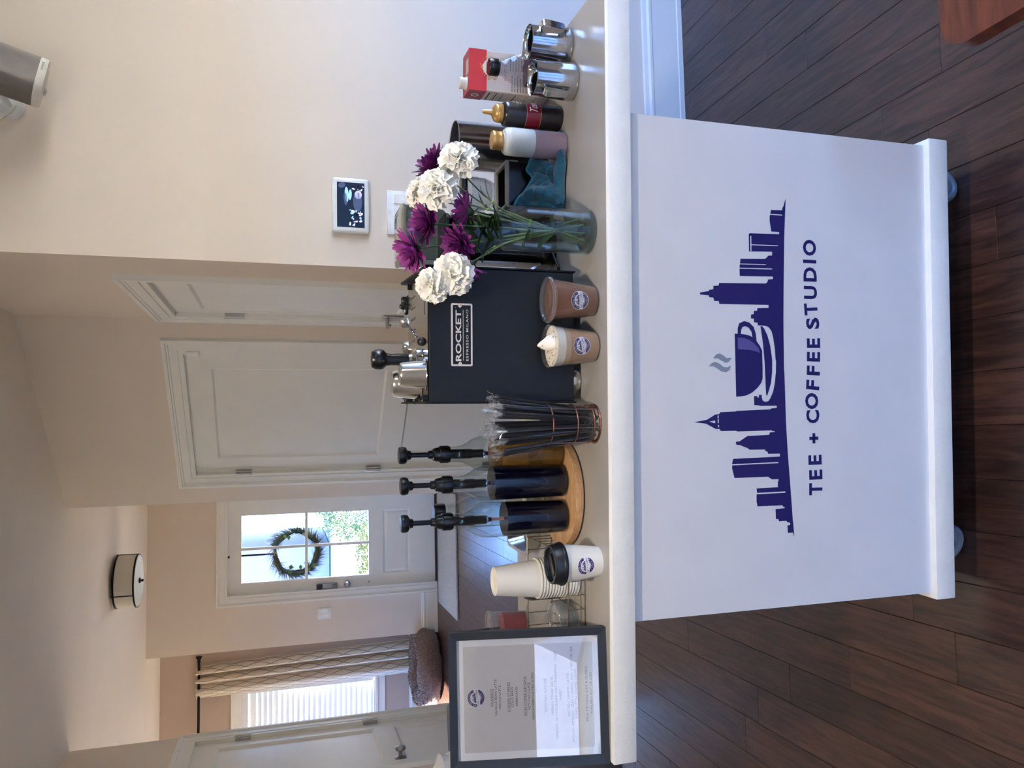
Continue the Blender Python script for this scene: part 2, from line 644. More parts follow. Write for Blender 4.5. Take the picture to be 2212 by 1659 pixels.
wall('wall_rear', 'window wall behind the camera', -XE - 0.1, -XK + 0.1, [(-b, -a, 0.70, 2.10) for a, b in RW], (0, YB, 0), R(180), t=0.14)

def casing(w_, h, prof, z0=0.0):
    """mitred trim round an opening 0..w_, z0..h; prof = (out from the edge, stand-off) pairs"""
    mb = M()
    path = [(0, z0, -1, 0), (0, h, -1, 1), (w_, h, 1, 1), (w_, z0, 1, 0)]
    rings = []
    for (x, z, dx, dz) in path:
        rings.append([(x + dx * o, -d, z + dz * o) for o, d in prof])
    n = len(prof)
    vs = [p for r_ in rings for p in r_]
    fs = []
    for i in range(3):
        for k in range(n - 1):
            fs.append((i * n + k, i * n + k + 1, (i + 1) * n + k + 1, (i + 1) * n + k))
    fs.append(tuple(range(n)))
    fs.append(tuple(reversed(range(3 * n, 4 * n))))
    return mb.add(vs, fs)
CPROF = [(-0.012, -0.03), (-0.012, 0.010), (0.012, 0.010), (0.014, 0.014), (0.055, 0.015), (0.058, 0.019), (0.066, 0.019), (0.07, 0.024), (0.088, 0.024), (0.09, 0.0)]

def shaker(name, parent, x0, x1, z0, z1, panels, y0=0.012, t=0.036, m=TRIM, deep=0.009):
    """slab with recessed panels; panels = (xa, xb, za, zb)"""
    mb = M()
    xs = sorted({x0, x1} | {a for q in panels for a in q[:2]})
    for a, b in zip(xs, xs[1:]):
        cuts = sorted([(q[2], q[3]) for q in panels if q[0] <= a + 1e-6 and q[1] >= b - 1e-6])
        z = z0
        for c0, c1 in cuts:
            mb.box(a, y0, z, b, y0 + t, c0)
            z = c1
        mb.box(a, y0, z, b, y0 + t, z1)
    slab = mb.build(name, m, parent, smooth=False, fixn=False)
    for (a, b, c, d) in panels:
        p = M()
        e = 0.012
        # bevelled sticking then the flat field
        ou = [(a, y0, c), (b, y0, c), (b, y0, d), (a, y0, d)]
        inn = [(a + e, y0 + deep, c + e), (b - e, y0 + deep, c + e), (b - e, y0 + deep, d - e), (a + e, y0 + deep, d - e)]
        bk = [(x, y0 + t, z) for x, _, z in ou]
        p.add(ou + inn + bk, [(0, 1, 5, 4), (1, 2, 6, 5), (2, 3, 7, 6), (3, 0, 4, 7), (4, 5, 6, 7), (11, 10, 9, 8)])
        p.build('panel', m, slab, smooth=False)
    return slab

def hinge(parent, x, z, s=1):
    mb = M()
    mb.box(x - 0.002, -0.004, z - 0.045, x + s * 0.026, 0.0118, z + 0.045)
    mb.lathe([(0.0055, -0.05), (0.0065, -0.048), (0.0065, -0.017), (0.0055, -0.016), (0.0065, -0.015), (0.0065, 0.015), (0.0055, 0.016), (0.0065, 0.017), (0.0065, 0.048), (0.0055, 0.05)], 10, (x, -0.006, z))
    return mb.build('hinge', NICKEL, parent)

def knob(parent, x, z):
    mb = M()
    pr = [(0.001, -0.004), (0.030, -0.004), (0.034, 0.0), (0.033, 0.006), (0.022, 0.011), (0.012, 0.015), (0.011, 0.034), (0.016, 0.040), (0.027, 0.046), (0.030, 0.055), (0.027, 0.064), (0.016, 0.069), (0.001, 0.070)]
    mb.lathe(pr, 24)
    mb.move(Matrix.Translation((x, 0.012, z)) @ Matrix.Rotation(R(90), 4, 'X'))
    return mb.build('knob', NICKEL, parent)

# --- front door (door_1)
D1 = thing('door_1', 'white front door with four-pane window and wreath', 'door', (-1.43, YF, 0), 0, kind='structure')
casing(0.915, 2.04, CPROF).build('casing', TRIM, D1, smooth=False)
mb = M()
for (a, b, c, d) in [(0.004, 0.122, 0.012, 2.034), (0.765, 0.911, 0.012, 2.034), (0.122, 0.765, 0.012, 0.27), (0.122, 0.765, 0.545, 0.688), (0.122, 0.765, 1.904, 2.034)]:
    mb.box(a, 0.03, c, b, 0.075, d)
slab = mb.build('slab', TRIM, D1, smooth=False, fixn=False)
p = M()
ou = [(0.122, 0.03, 0.27), (0.765, 0.03, 0.27), (0.765, 0.03, 0.545), (0.122, 0.03, 0.545)]
i1 = [(0.14, 0.040, 0.288), (0.747, 0.040, 0.288), (0.747, 0.040, 0.527), (0.14, 0.040, 0.527)]
i2 = [(0.165, 0.033, 0.313), (0.722, 0.033, 0.313), (0.722, 0.033, 0.502), (0.165, 0.033, 0.502)]
bk = [(x, 0.072, z) for x, _, z in ou]
p.add(ou + i1 + i2 + bk, [(0, 1, 5, 4), (1, 2, 6, 5), (2, 3, 7, 6), (3, 0, 4, 7), (4, 5, 9, 8), (5, 6, 10, 9), (6, 7, 11, 10), (7, 4, 8, 11), (8, 9, 10, 11), (15, 14, 13, 12)])
p.build('panel', TRIM, slab, smooth=False)
for (a, c) in [(0, 0), (1, 0), (0, 1), (1, 1)]:
    xa, xb = (0.122, 0.431) if a == 0 else (0.456, 0.765)
    za, zb = (0.688, 1.284) if c == 0 else (1.310, 1.904)
    M().box(xa, 0.048, za, xb, 0.052, zb).build('pane', PANE, slab, smooth=False)
mb = M()
mb.box(0.431, 0.032, 0.688, 0.456, 0.068, 1.904)
mb.box(0.122, 0.032, 1.284, 0.431, 0.068, 1.310)
mb.box(0.456, 0.032, 1.284, 0.765, 0.068, 1.310)
mb.build('muntin', TRIM, slab, smooth=False)
for z in (1.80, 1.02, 0.24):
    h_ = M()
    h_.box(0.905, 0.0, z - 0.045, 0.917, 0.03, z + 0.045)
    h_.build('hinge', NICKEL, D1)
kp = M().rbox(0.012, 0.008, 1.0, 0.066, 0.029, 1.205, 0.006).build('keypad_lock', NICKEL, D1)
M().rbox(0.014, 0.004, 1.145, 0.064, 0.009, 1.200, 0.004).build('screen', mat('keypad_glass', '#2c3640', 0.15), kp)
mb = M()
mb.lathe([(0.001, 0.012), (0.010, 0.012), (0.012, 0.0), (0.012, -0.002)], 16).move(Matrix.Translation((0.042, 0.008, 1.04)) @ Matrix.Rotation(R(90), 4, 'X'))
mb.box(0.040, -0.012, 1.026, 0.044, 0.0, 1.054)
mb.build('thumb_turn', NICKEL, kp)
mb = M().lathe([(0.001, 0.06), (0.018, 0.058), (0.027, 0.048), (0.028, 0.036), (0.016, 0.024), (0.014, 0.010), (0.032, 0.006), (0.033, 0.0)], 24)
mb.move(Matrix.Translation((0.046, 0.03, 0.905)) @ Matrix.Rotation(R(90), 4, 'X'))
mb.build('knob', NICKEL, D1)
M().lathe([(0.001, 0.004), (0.009, 0.003), (0.010, 0.0)], 14).move(Matrix.Translation((0.05, 0.03, 0.687)) @ Matrix.Rotation(R(90), 4, 'X')).build('viewer', NICKEL, D1)
M().box(-0.0, -0.0, -0.011, 0.915, 0.14, 0.012).build('threshold', mat('threshold_bronze', '#3a3029', 0.5, 0.3), D1, smooth=False)

# --- angled wall door (door_2)
D2 = thing('door_2', 'wide white single-panel door in the angled wall', 'door', (DG1[0] + 0.245 * math.cos(R(-45)), DG1[1] + 0.245 * math.sin(R(-45)), 0), R(-45), kind='structure')
casing(0.94, 2.015, CPROF).build('casing', TRIM, D2, smooth=False)
shaker('slab', D2, 0.004, 0.936, 0.012, 2.008, [(0.125, 0.815, 0.935, 1.876), (0.125, 0.815, 0.23, 0.80)])
for z in (1.737, 0.962, 0.2):
    hinge(D2, 0.004, z, 1)
M().box(0, 0.049, 0, 0.94, 0.118, 2.015).build('leak_plate', TRIM, D2, smooth=False)  # added backing plate, stops outside light leaking round the slab
mb = M()
mb.rbox(0.925, -0.024, 1.925, 0.955, -0.011, 1.985, 0.004)
mb.rbox(0.905, 0.0, 1.94, 0.922, 0.0115, 1.975, 0.003)
mb.build('contact_sensor', mat('white_plastic', '#e8e8e6', 0.4), D2)

# --- hall door (door_3), seen edge on
D3 = thing('door_3', 'narrow-looking white hall door beside the cream wall corner', 'door', (XR, 3.985, 0), R(-90), kind='structure')
casing(0.83, 2.02, CPROF).build('casing', TRIM, D3, smooth=False)
shaker('slab', D3, 0.004, 0.826, 0.012, 2.014, [(0.11, 0.72, 0.935, 1.876), (0.11, 0.72, 0.23, 0.80)])
for z in (1.735, 0.3):
    hinge(D3, 0.004, z, 1)
M().box(0, 0.049, 0, 0.83, 0.118, 2.02).build('leak_plate', TRIM, D3, smooth=False)  # added plate behind the slab against light leaks
mb = M()
mb.rbox(0.03, 0.002, 0.90, 0.075, 0.0115, 1.01, 0.003)
mb.tube([(0.052, 0.004, 0.985), (0.052, -0.05, 0.985)], 0.009, 8)
mb.tube([(0.05, -0.046, 0.985), (0.08, -0.052, 0.985), (0.15, -0.05, 0.982)], [0.009, 0.008, 0.006], 8)
mb.build('lever_handle', NICKEL, D3)

# --- closet door (door_4) with two panels
D4 = thing('door_4', 'white two-panel closet door with round nickel knob', 'door', (XL, 4.43, 0), R(90), kind='structure')
casing(0.705, 2.03, CPROF).build('casing', TRIM, D4, smooth=False)
shaker('slab', D4, 0.004, 0.701, 0.012, 2.024, [(0.11, 0.595, 0.955, 1.885), (0.11, 0.595, 0.20, 0.83)], deep=0.012)
for z in (1.745, 0.97, 0.2):
    hinge(D4, 0.701, z, -1)
M().box(0, 0.049, 0, 0.705, 0.118, 2.03).build('leak_plate', TRIM, D4, smooth=False)  # added plate closing the opening so no outside light leaks in
knob(D4, 0.085, 0.86)

# --- baseboards
BPROF = [(0.0, 0.0), (0.015, 0.0), (0.015, 0.018), (0.013, 0.022), (0.012, 0.128), (0.016, 0.132), (0.016, 0.142), (0.010, 0.150), (0.008, 0.165), (0.0, 0.168)]
def baseboard(name, label, x0, x1, loc, rot):
    mb = M()
    n = len(BPROF)
    vs = [(x0, -d, z) for d, z in BPROF] + [(x1, -d, z) for d, z in BPROF]
    fs = [(i, i + 1, n + i + 1, n + i) for i in range(n - 1)] + [tuple(range(n)), tuple(reversed(range(n, 2 * n)))]
    mb.add(vs, fs)
    o = mb.build(name, TRIM, None, loc, smooth=False)
    o.rotation_euler = (0, 0, rot)
    return tag(o, label, 'baseboard', kind='structure')
baseboard('baseboard_back', 'white moulded baseboard under the tablet wall', 0.598, XE, (0, YW2, 0), 0)
baseboard('baseboard_front', 'white baseboard left of the front door', -1.93, -1.522, (0, YF, 0), 0)
baseboard('baseboard_dining', 'white baseboard under the dining window', -5.0, -1.94, (0, YD, 0), 0)
baseboard('baseboard_hall', 'white baseboard beside the hall door', -3.06, -2.67, (XR, 0, 0), R(-90))
baseboard('baseboard_left', 'white baseboard along the closet door wall', 2.5, 4.335, (XL, 0, 0), R(90))

# --- dining window (window_1)
W1 = thing('window_1', 'white-cased dining window with closed horizontal blinds', 'window', (-3.45, YD, 0.55), 0, kind='structure')
WP = [(-0.01, -0.06), (-0.01, 0.012), (0.02, 0.014), (0.06, 0.016), (0.08, 0.022), (0.095, 0.022), (0.097, 0.0)]
casing(0.865, 1.40, WP, 0.0).build('casing', TRIM, W1, smooth=False)
mb = M()
mb.box(-0.12, -0.045, -0.03, 0.985, 0.06, 0.0)
mb.box(-0.09, -0.018, -0.11, 0.955, 0.0, -0.03)
mb.build('sill', TRIM, W1, smooth=False)
mb = M()
for (a, b, c, d) in [(0, 0.045, 0, 1.40), (0.82, 0.865, 0, 1.40), (0.045, 0.82, 0, 0.05), (0.045, 0.82, 1.355, 1.40), (0.045, 0.82, 0.68, 0.72)]:
    mb.box(a, 0.085, c, b, 0.125, d)
mb.build('sash', TRIM, W1, smooth=False)
M().box(0.045, 0.10, 0.05, 0.82, 0.104, 0.68).build('pane', PANE, W1, smooth=False)
M().box(0.045, 0.10, 0.72, 0.82, 0.104, 1.355).build('pane', PANE, W1, smooth=False)
SLAT = mat('blind_slat_white', '#eef0ee', 0.45, 0, 0.02, 20, trans=0.0)
# slats let some daylight through
st = SLAT.node_tree
so = [n for n in st.nodes if n.type == 'OUTPUT_MATERIAL'][0]
sb = st.nodes['Principled BSDF']
tl_ = st.nodes.new('ShaderNodeBsdfTranslucent')
tl_.inputs[0].default_value = lin('#f3f4f0')
ms_ = st.nodes.new('ShaderNodeMixShader')
ms_.inputs[0].default_value = 0.010
st.links.new(sb.outputs[0], ms_.inputs[1])
st.links.new(tl_.outputs[0], ms_.inputs[2])
st.links.new(ms_.outputs[0], so.inputs[0])
sm = M()
def slatf(u, v):
    a = R(72)
    q = (v - 0.5) * 0.064
    bow = 0.004 * (1 - (2 * v - 1) ** 2)
    return (0.012 + u * 0.841, q * math.cos(a) - bow * math.sin(a), q * math.sin(a) + bow * math.cos(a))
sm.grid(slatf, 1, 5)
slat_me = sm.data('slat', SLAT, True, 60)
for k in range(23):
    put('slat', slat_me, W1, (0, 0.045, 0.045 + k * 0.056))
M().rbox(0.015, 0.012, 1.325, 0.85, 0.075, 1.395, 0.004).build('head_rail', SLAT, W1)

# --- windows behind the camera and the sunny side window
def plain_window(name, label, loc, rot, w_, h, cols=1):
    W = thing(name, label, 'window', loc, rot, kind='structure')
    casing(w_, h, WP).build('casing', TRIM, W, smooth=False)
    mb = M()
    e = 0.05
    for (a, b, c, d) in [(0, e, 0, h), (w_ - e, w_, 0, h), (e, w_ - e, 0, e), (e, w_ - e, h - e, h)]:
        mb.box(a, 0.06, c, b, 0.11, d)
    mb.box(-0.1, -0.04, -0.03, w_ + 0.1, 0.06, 0.0)
    mb.build('frame', TRIM, W, smooth=False)
    M().box(e, 0.08, e, w_ - e, 0.084, h - e).build('pane', PANE, W, smooth=False)
for i, (a, b) in enumerate(RW):
    plain_window('window_%d' % (i + 2), ['tall window behind the camera nearest the closet wall', 'middle tall window behind the camera', 'tall window behind the camera nearest the side wall'][i], (b, YB, 0.70), R(180), b - a, 1.40)
    portal('daylight_portal', ((a + b) / 2, YB - 0.2, 1.40), (R(90), 0, 0), b - a, 1.40)
plain_window('window_5', 'sunny dining side window', (-5.0, 7.35, 0.35), R(90), 1.10, 1.70)
plain_window('window_6', 'wide window band in the side wall', (XE, 2.2, 0.88), R(-90), 2.8, 1.16)
portal('daylight_portal', (XE + 0.2, 0.80, 1.46), (R(90), 0, R(90)), 2.8, 1.16)
plain_window('window_7', 'added unseen dining side window brightening the entry', (-5.0, 5.75, 0.35), R(90), 0.90, 1.70)  # added opening out of view, brings more daylight into the entry
portal('daylight_portal', (-5.2, 6.2, 1.2), (R(90), 0, R(-90)), 0.9, 1.7)
portal('daylight_portal', (-5.2, 7.9, 1.2), (R(90), 0, R(-90)), 1.1, 1.7)
portal('daylight_portal', (-0.985, YF + 0.2, 1.3), (R(-90), 0, 0), 0.66, 1.24)
portal('daylight_portal', (-2.95, YD + 0.2, 1.25), (R(-90), 0, 0), 0.9, 1.4)

# ------------------------------------------------------------------ outside (seen through the door glass and in reflections)
g = M().box(-60, YD + 0.15, -0.5, 60, 90, -0.45)
g.box(-60, -70, -0.5, 60, YB - 0.16, -0.45)
g.box(-60, YB - 0.16, -0.5, -5.25, YD + 0.15, -0.45)
g.box(XE + 0.2, YB - 0.16, -0.5, 60, YD + 0.15, -0.45)
tag(g.build('ground_outside', mat('winter_lawn', '#a8946e', 0.9, var=0.25, vs=2.5), None, smooth=False), 'pale winter lawn outside the front door', 'ground', kind='structure')
r_ = M().box(-60, 19, -0.449, 60, 26, -0.43)
tag(r_.build('street', mat('asphalt', '#8f9196', 0.9, var=0.1, vs=3), None, smooth=False), 'grey street across the front yard', 'street', kind='structure')
wl = thing('garden_wall', 'low pale stone garden wall across the front yard', 'wall', (-1.2, 17.2, -0.45), 0)
for k in range(22):
    for j in range(2):
        M().rbox(-4.4 + k * 0.40 + 0.2 * j, -0.14, j * 0.24 + 0.002, -4.4 + k * 0.40 + 0.385 + 0.2 * j, 0.14, j * 0.24 + 0.232, 0.02, 1).build('stone', mat('garden_stone', '#77716a', 0.9, var=0.25, vs=4), wl, smooth=False)
pth = M().box(-1.7, YF + 0.15, -0.45, -0.3, 19, -0.02)
tag(pth.build('path', mat('porch_concrete', '#b9b7b2', 0.85, var=0.08, vs=4), None, smooth=False), 'concrete front path leading up to the door', 'path', kind='structure')

pr_ = thing('skyblock', 'added unseen white porch roof on square posts', 'skyblock', (-1.2, YF + 0.15, 0), 0)  # added roof out of view, keeps blue sky light out of the entry
M().box(-2.6, 0.75, 2.48, 2.6, 2.9, 2.62).build('roof_slab', TRIM, pr_, smooth=False)
M().box(-0.73, 0.0, 2.48, 2.6, 0.75, 2.62).build('roof_link', TRIM, pr_, smooth=False)
for x in (-2.4, 2.4):
    M().box(x - 0.08, 2.6, -0.45, x + 0.08, 2.76, 2.48).build('post', TRIM, pr_, smooth=False)
def house(label, loc, rot, w_, d, h, wallm, roofm, wins, gable=2.6):
    H_ = thing('house', label, 'house', loc, rot)
    body = M().box(-w_ / 2, 0, 0, w_ / 2, d, h).build('wall', wallm, H_, smooth=False)
    rf = M()
    o_ = 0.4
    rf.add([(-w_ / 2 - o_, -o_, h), (w_ / 2 + o_, -o_, h), (w_ / 2 + o_, d + o_, h), (-w_ / 2 - o_, d + o_, h),
            (-w_ / 2 - o_, d / 2, h + gable), (w_ / 2 + o_, d / 2, h + gable)],
           [(0, 1, 5, 4), (2, 3, 4, 5), (0, 4, 3), (1, 2, 5), (3, 2, 1, 0)])
    rf.build('roof', roofm, H_, smooth=False)
    for (x, z, a, b) in wins:
        f = M().box(x - a / 2 - 0.1, -0.06, z - 0.1, x + a / 2 + 0.1, -0.001, z + b + 0.1).build('window', TRIM, H_, smooth=False)
        for sxx in (-1, 1):
            for k in (0, 1):
                x0 = x + (0.03 if sxx > 0 else -a / 2)
                z0 = z + k * (b / 2 + 0.02)
                M().box(x0, -0.08, z0, x0 + a / 2 - 0.03, -0.061, z0 + b / 2 - 0.04).build('pane', mat('dark_pane', '#5d6b75', 0.1), f, smooth=False)
    return H_
SIDING = mat('white_siding', '#cfcecb', 0.7, var=0.04, vs=6, stretch=(0.2, 0.2, 8))
ROOFG = mat('grey_shingle', '#8c8c92', 0.9, var=0.15, vs=7)
GREYS = mat('grey_siding', '#6b6a6e', 0.7, var=0.06, vs=6, stretch=(0.2, 0.2, 8))
house('two-storey house across the street seen through the front door', (3.2, 34, -0.4), 0, 11, 8, 5.6, GREYS, ROOFG, [(-3.8, 3.6, 1.3, 1.4), (-1.6, 3.6, 1.3, 1.4), (1.6, 3.6, 1.3, 1.4), (-3.8, 0.9, 1.3, 1.5), (1.6, 0.9, 1.3, 1.5)])
house('pale house with a garage across the street', (-10.5, 36, -0.4), 0, 12, 8, 5.0, GREYS, ROOFG, [(3.4, 3.2, 1.3, 1.3), (0.5, 3.2, 1.3, 1.3), (3.0, 0.6, 2.6, 1.6)])
house('grey-roofed neighbour house behind the camera', (-9.5, -15.5, -0.45), R(180), 8.5, 8, 2.6, SIDING, ROOFG, [(-2.2, 1.0, 1.1, 1.2), (1.2, 1.0, 1.1, 1.2)], 3.0)

house('added white-sided light-bouncing house beyond the side windows', (11.0, 0.0, -0.45), R(-90), 22, 8, 3.3, SIDING, ROOFG, [(-4, 1.6, 1.2, 1.3), (0, 1.6, 1.2, 1.3), (4, 1.6, 1.2, 1.3)], 0.9)  # added house, bounces warm sunlight in and hides low sky
def leaf_blob(mb, c, rx, ry, rz, n, s, rnd, mi=0):
    for _ in range(n):
        d = Vector((rnd.gauss(0, 1), rnd.gauss(0, 1), rnd.gauss(0, 1))).normalized() * (0.55 + 0.45 * rnd.random())
        p0 = Vector((c[0] + d.x * rx, c[1] + d.y * ry, c[2] + d.z * rz))
        a = Vector((rnd.gauss(0, 1), rnd.gauss(0, 1), rnd.gauss(0, 1))).normalized() * s
        b = a.orthogonal().normalized() * s * 0.45
        mb.add([p0 - a, p0 + b, p0 + a, p0 - b], [(0, 1, 2, 3)], mi)
rb = random.Random(11)
for (x, y, rx, rz, colr, lab) in [(-0.55, 12.6, 0.55, 0.50, '#4d5a22', 'small yellow-green shrub outside the lower door panes'),
                                  (-1.75, 12.2, 0.75, 0.48, '#5c5e28', 'olive shrub low beside the front path'),
                                  (-1.25, 15.5, 0.7, 0.75, '#46572c', 'green shrub farther down the front path')]:
    mb = M()
    leaf_blob(mb, (0, 0, rz * 0.9), rx, rx, rz, 5200, 0.032, rb)
    S_ = thing('shrub', lab, 'shrub', (x, y, -0.45), 0, 'shrubs in the front yard')
    mb.build('foliage', mat('leaf_' + colr[1:], colr, 0.7, var=0.25, vs=5), S_, smooth=False, fixn=False)
    M().tube([(0, 0, 0), (0.03, 0, 0.4), (0, 0.02, 0.9)], [0.05, 0.04, 0.02], 6).build('stem', mat('bark', '#5a4a3e', 0.9, var=0.2), S_)
# added hedge keeping low sky out of the rear windows
hg = M()
rh = random.Random(14)
for k in range(5200):
    x = rh.uniform(-34, 34)
    top = 3.4 + 0.8 * noise.noise(Vector((x * 0.35, 0, 0)))
    z = rh.uniform(0, top)
    p0 = Vector((x, rh.uniform(-0.9, 0.9) * (1 - 0.6 * z / 4.5), z))
    a = Vector((rh.gauss(0, 1), rh.gauss(0, 1), rh.gauss(0, 1))).normalized() * 0.45
    b = a.orthogonal().normalized() * 0.35
    hg.add([p0 - a, p0 + b, p0 + a, p0 - b], [(0, 1, 2, 3)])
HG = thing('skyscreen', 'added leafy hedge closing the back garden', 'skyscreen', (0, -27, -0.45), 0)
hg.build('foliage', mat('skyscreen_green', '#6d7358', 0.9, var=0.3, vs=2), HG, smooth=False, fixn=False, kind='stuff')
M().box(-34, -0.35, 0, 34, 0.35, 2.8).build('inner_branches', mat('skyscreen_inner', '#4c4a3c', 0.9, var=0.3, vs=2), HG, smooth=False)
# bare tree behind the camera (mirrored in the menu glass)
T_ = thing('tree', 'bare winter tree outside behind the camera', 'tree', (-4.0, -13.5, -0.45), 0)
mb = M()
def branch(mb, p, d, L, r, lv, rnd):
    q = p + d * L
    mid = (p + q) / 2 + Vector((rnd.uniform(-1, 1), rnd.uniform(-1, 1), 0)) * L * 0.06
    mb.tube([p, mid, q], [r, r * 0.85, r * 0.65], 5, cap=False)
    if lv == 0:
        return
    for _ in range(3):
        nd = (d + Vector((rnd.uniform(-1, 1), rnd.uniform(-1, 1), rnd.uniform(-0.2, 0.8))) * 0.75).normalized()
        branch(mb, q, nd, L * rnd.uniform(0.6, 0.8), r * 0.6, lv - 1, rnd)
branch(mb, Vector((0, 0, 0)), Vector((0, 0, 1)), 1.7, 0.13, 5, rb)
mb.build('branches', mat('bark', '#5a4a3e', 0.9), T_, fixn=False)

# ------------------------------------------------------------------ wreath
WR = thing('wreath', 'pine and twig wreath hanging outside the front door glass', 'wreath', (-1.055, YF + 0.12, 1.395), 0)
mb = M()
rw = random.Random(5)
for k in range(7):
    ph = rw.random() * 6
    R0 = 0.205 + rw.uniform(-0.015, 0.015)
    mb.tube([((R0 + 0.012 * math.sin(5 * a + ph)) * math.cos(a), rw.uniform(-0.006, 0.006), (R0 + 0.012 * math.sin(5 * a + ph)) * math.sin(a)) for a in [2 * PI * i / 40 for i in range(40)]], 0.008, 5, True)
mb.build('twig_ring', mat('twig_brown', '#3c3128', 0.9, var=0.3, vs=60), WR)
mb = M()
for k in range(1700):
    a = rw.random() * 2 * PI
    if R(60) < a < R(105) and rw.random() < 0.6:
        continue
    p0 = Vector((0.205 * math.cos(a), rw.uniform(-0.015, 0.015), 0.205 * math.sin(a)))
    tg = Vector((-math.sin(a), 0, math.cos(a)))
    ou = Vector((math.cos(a), 0, math.sin(a)))
    d = (tg * rw.uniform(0.3, 1.0) + ou * rw.uniform(-0.5, 1.1) + Vector((0, rw.uniform(-0.5, 0.2), 0))).normalized()
    L = rw.uniform(0.06, 0.15)
    s_ = d.orthogonal().normalized() * 0.0030
    mb.add([p0 - s_, p0 + s_, p0 + d * L], [(0, 1, 2)])
mb.build('needles', mat('pine_green', '#3a4526', 0.7, var=0.35, vs=40), WR, smooth=False, fixn=False, kind='stuff')
for k in range(12):
    a = rw.choice([R(200), R(215), R(235), R(25), R(150), R(165), R(300)]) + rw.uniform(-0.15, 0.15)
    rr = 0.19 + rw.uniform(-0.05, 0.03)
    mb = M()
    mb.add([(0, -0.004, -0.026), (0.018, 0.0, 0), (0, -0.004, 0.030), (-0.018, 0, 0)], [(0, 1, 2), (0, 2, 3)])
    o = mb.build('leaf', mat('eucalyptus_leaf', '#6f9a4a', 0.6, var=0.2), WR, (rr * math.cos(a), -0.03, rr * math.sin(a)), smooth=False)
    o.rotation_euler = (rw.uniform(-.5, .5), rw.uniform(0, 6), rw.uniform(-.5, .5))
HK = thing('wreath_hanger', 'thin dark over-door hanger holding the wreath', 'hanger', (-1.052, YF + 0.025, 1.60), 0)
mb = M()
mb.box(-0.009, 0.052, 0.0, 0.009, 0.055, 0.438)
mb.box(-0.009, -0.0, 0.436, 0.009, 0.055, 0.440)
mb.box(-0.009, -0.003, 0.41, 0.009, 0.0, 0.440)
mb.tube([(0, 0.054, 0.0), (0, 0.075, -0.01), (0, 0.085, 0.02)], 0.004, 6)
mb.build('strap', BLACKM, HK, smooth=False)

# ------------------------------------------------------------------ ceiling light
LP = thing('ceiling_light', 'drum shade flush ceiling light with black bands', 'ceiling light', (-0.99, 6.43, ZC), 0)
M().lathe([(0.001, 0.0), (0.10, 0.0), (0.10, -0.02), (0.001, -0.02)], 32).build('canopy', BLACKM, LP)
M().lathe([(0.193, -0.022), (0.195, -0.022), (0.195, -0.165), (0.193, -0.165)], 56).build('shade', mat('linen_shade', '#c9c5b8', 0.85, var=0.05, vs=200, stretch=(1, 1, 6)), LP)
for z in (-0.022, -0.158):
    M().lathe([(0.1955, z), (0.199, z), (0.199, z - 0.012), (0.1955, z - 0.012)], 56).build('band', BLACKM, LP)
M().lathe([(0.001, -0.172), (0.19, -0.172), (0.1925, -0.166), (0.1925, -0.16), (0.001, -0.16)], 56).build('diffuser', mat('frosted_glass', '#d9e0d8', 0.5), LP)
M().lathe([(0.001, -0.205), (0.008, -0.203), (0.011, -0.193), (0.007, -0.187), (0.02, -0.183), (0.02, -0.1725), (0.001, -0.1725)], 20).build('finial', BLACKM, LP)
mb = M()
for k in range(3):
    a = k * 2 * PI / 3 + 0.1
    mb.tube([(0.197 * math.cos(a), 0.197 * math.sin(a), -0.012), (0.197 * math.cos(a), 0.197 * math.sin(a), -0.17)], 0.004, 6)
mb.build('strut', BLACKM, LP)

# ------------------------------------------------------------------ wall fittings
def plate(name, label, loc, rot, w_, h, gangs):
    P_ = thing(name, label, 'light switch', loc, rot)
    M().rbox(-w_ / 2, -0.007, -h / 2, w_ / 2, -0.0002, h / 2, 0.002).build('plate', mat('white_plastic', '#e8e8e6', 0.4), P_)
    for i in range(gangs):
        x = (i - (gangs - 1) / 2) * w_ / gangs * 0.92
        q = M()
        hw, hh = 0.0155 * (w_ / gangs) / 0.05, h * 0.29
        q.add([(x - hw, -0.0068, -hh), (x + hw, -0.0068, -hh), (x + hw, -0.0068, hh), (x - hw, -0.0068, hh), (x - hw, -0.0075, -hh), (x + hw, -0.0075, -hh), (x + hw, -0.0125, hh), (x - hw, -0.0125, hh)],
              [(4, 5, 6, 7), (0, 1, 5, 4), (1, 2, 6, 5), (2, 3, 7, 6), (3, 0, 4, 7)])
        rk = q.build('rocker', mat('switch_white', '#f2f1ec', 0.3), P_, smooth=False)
        for zz in (-h * 0.42, h * 0.42):
            M().lathe([(0.0001, -0.001), (0.0028, -0.0005), (0.003, 0.001)], 10).move(Matrix.Translation((x, -0.007, zz)) @ Matrix.Rotation(R(90), 4, 'X')).build('screw', mat('screw_white', '#b9b9b6', 0.4), P_)
    return P_
plate('light_switch', 'three-gang white switch plate below the wall tablet', (0.792, YW2, 1.102), 0, 0.154, 0.114, 3)
plate('light_switch', 'two-gang white switch beside the front door', (-1.65, YF, 1.128), 0, 0.106, 0.128, 2)

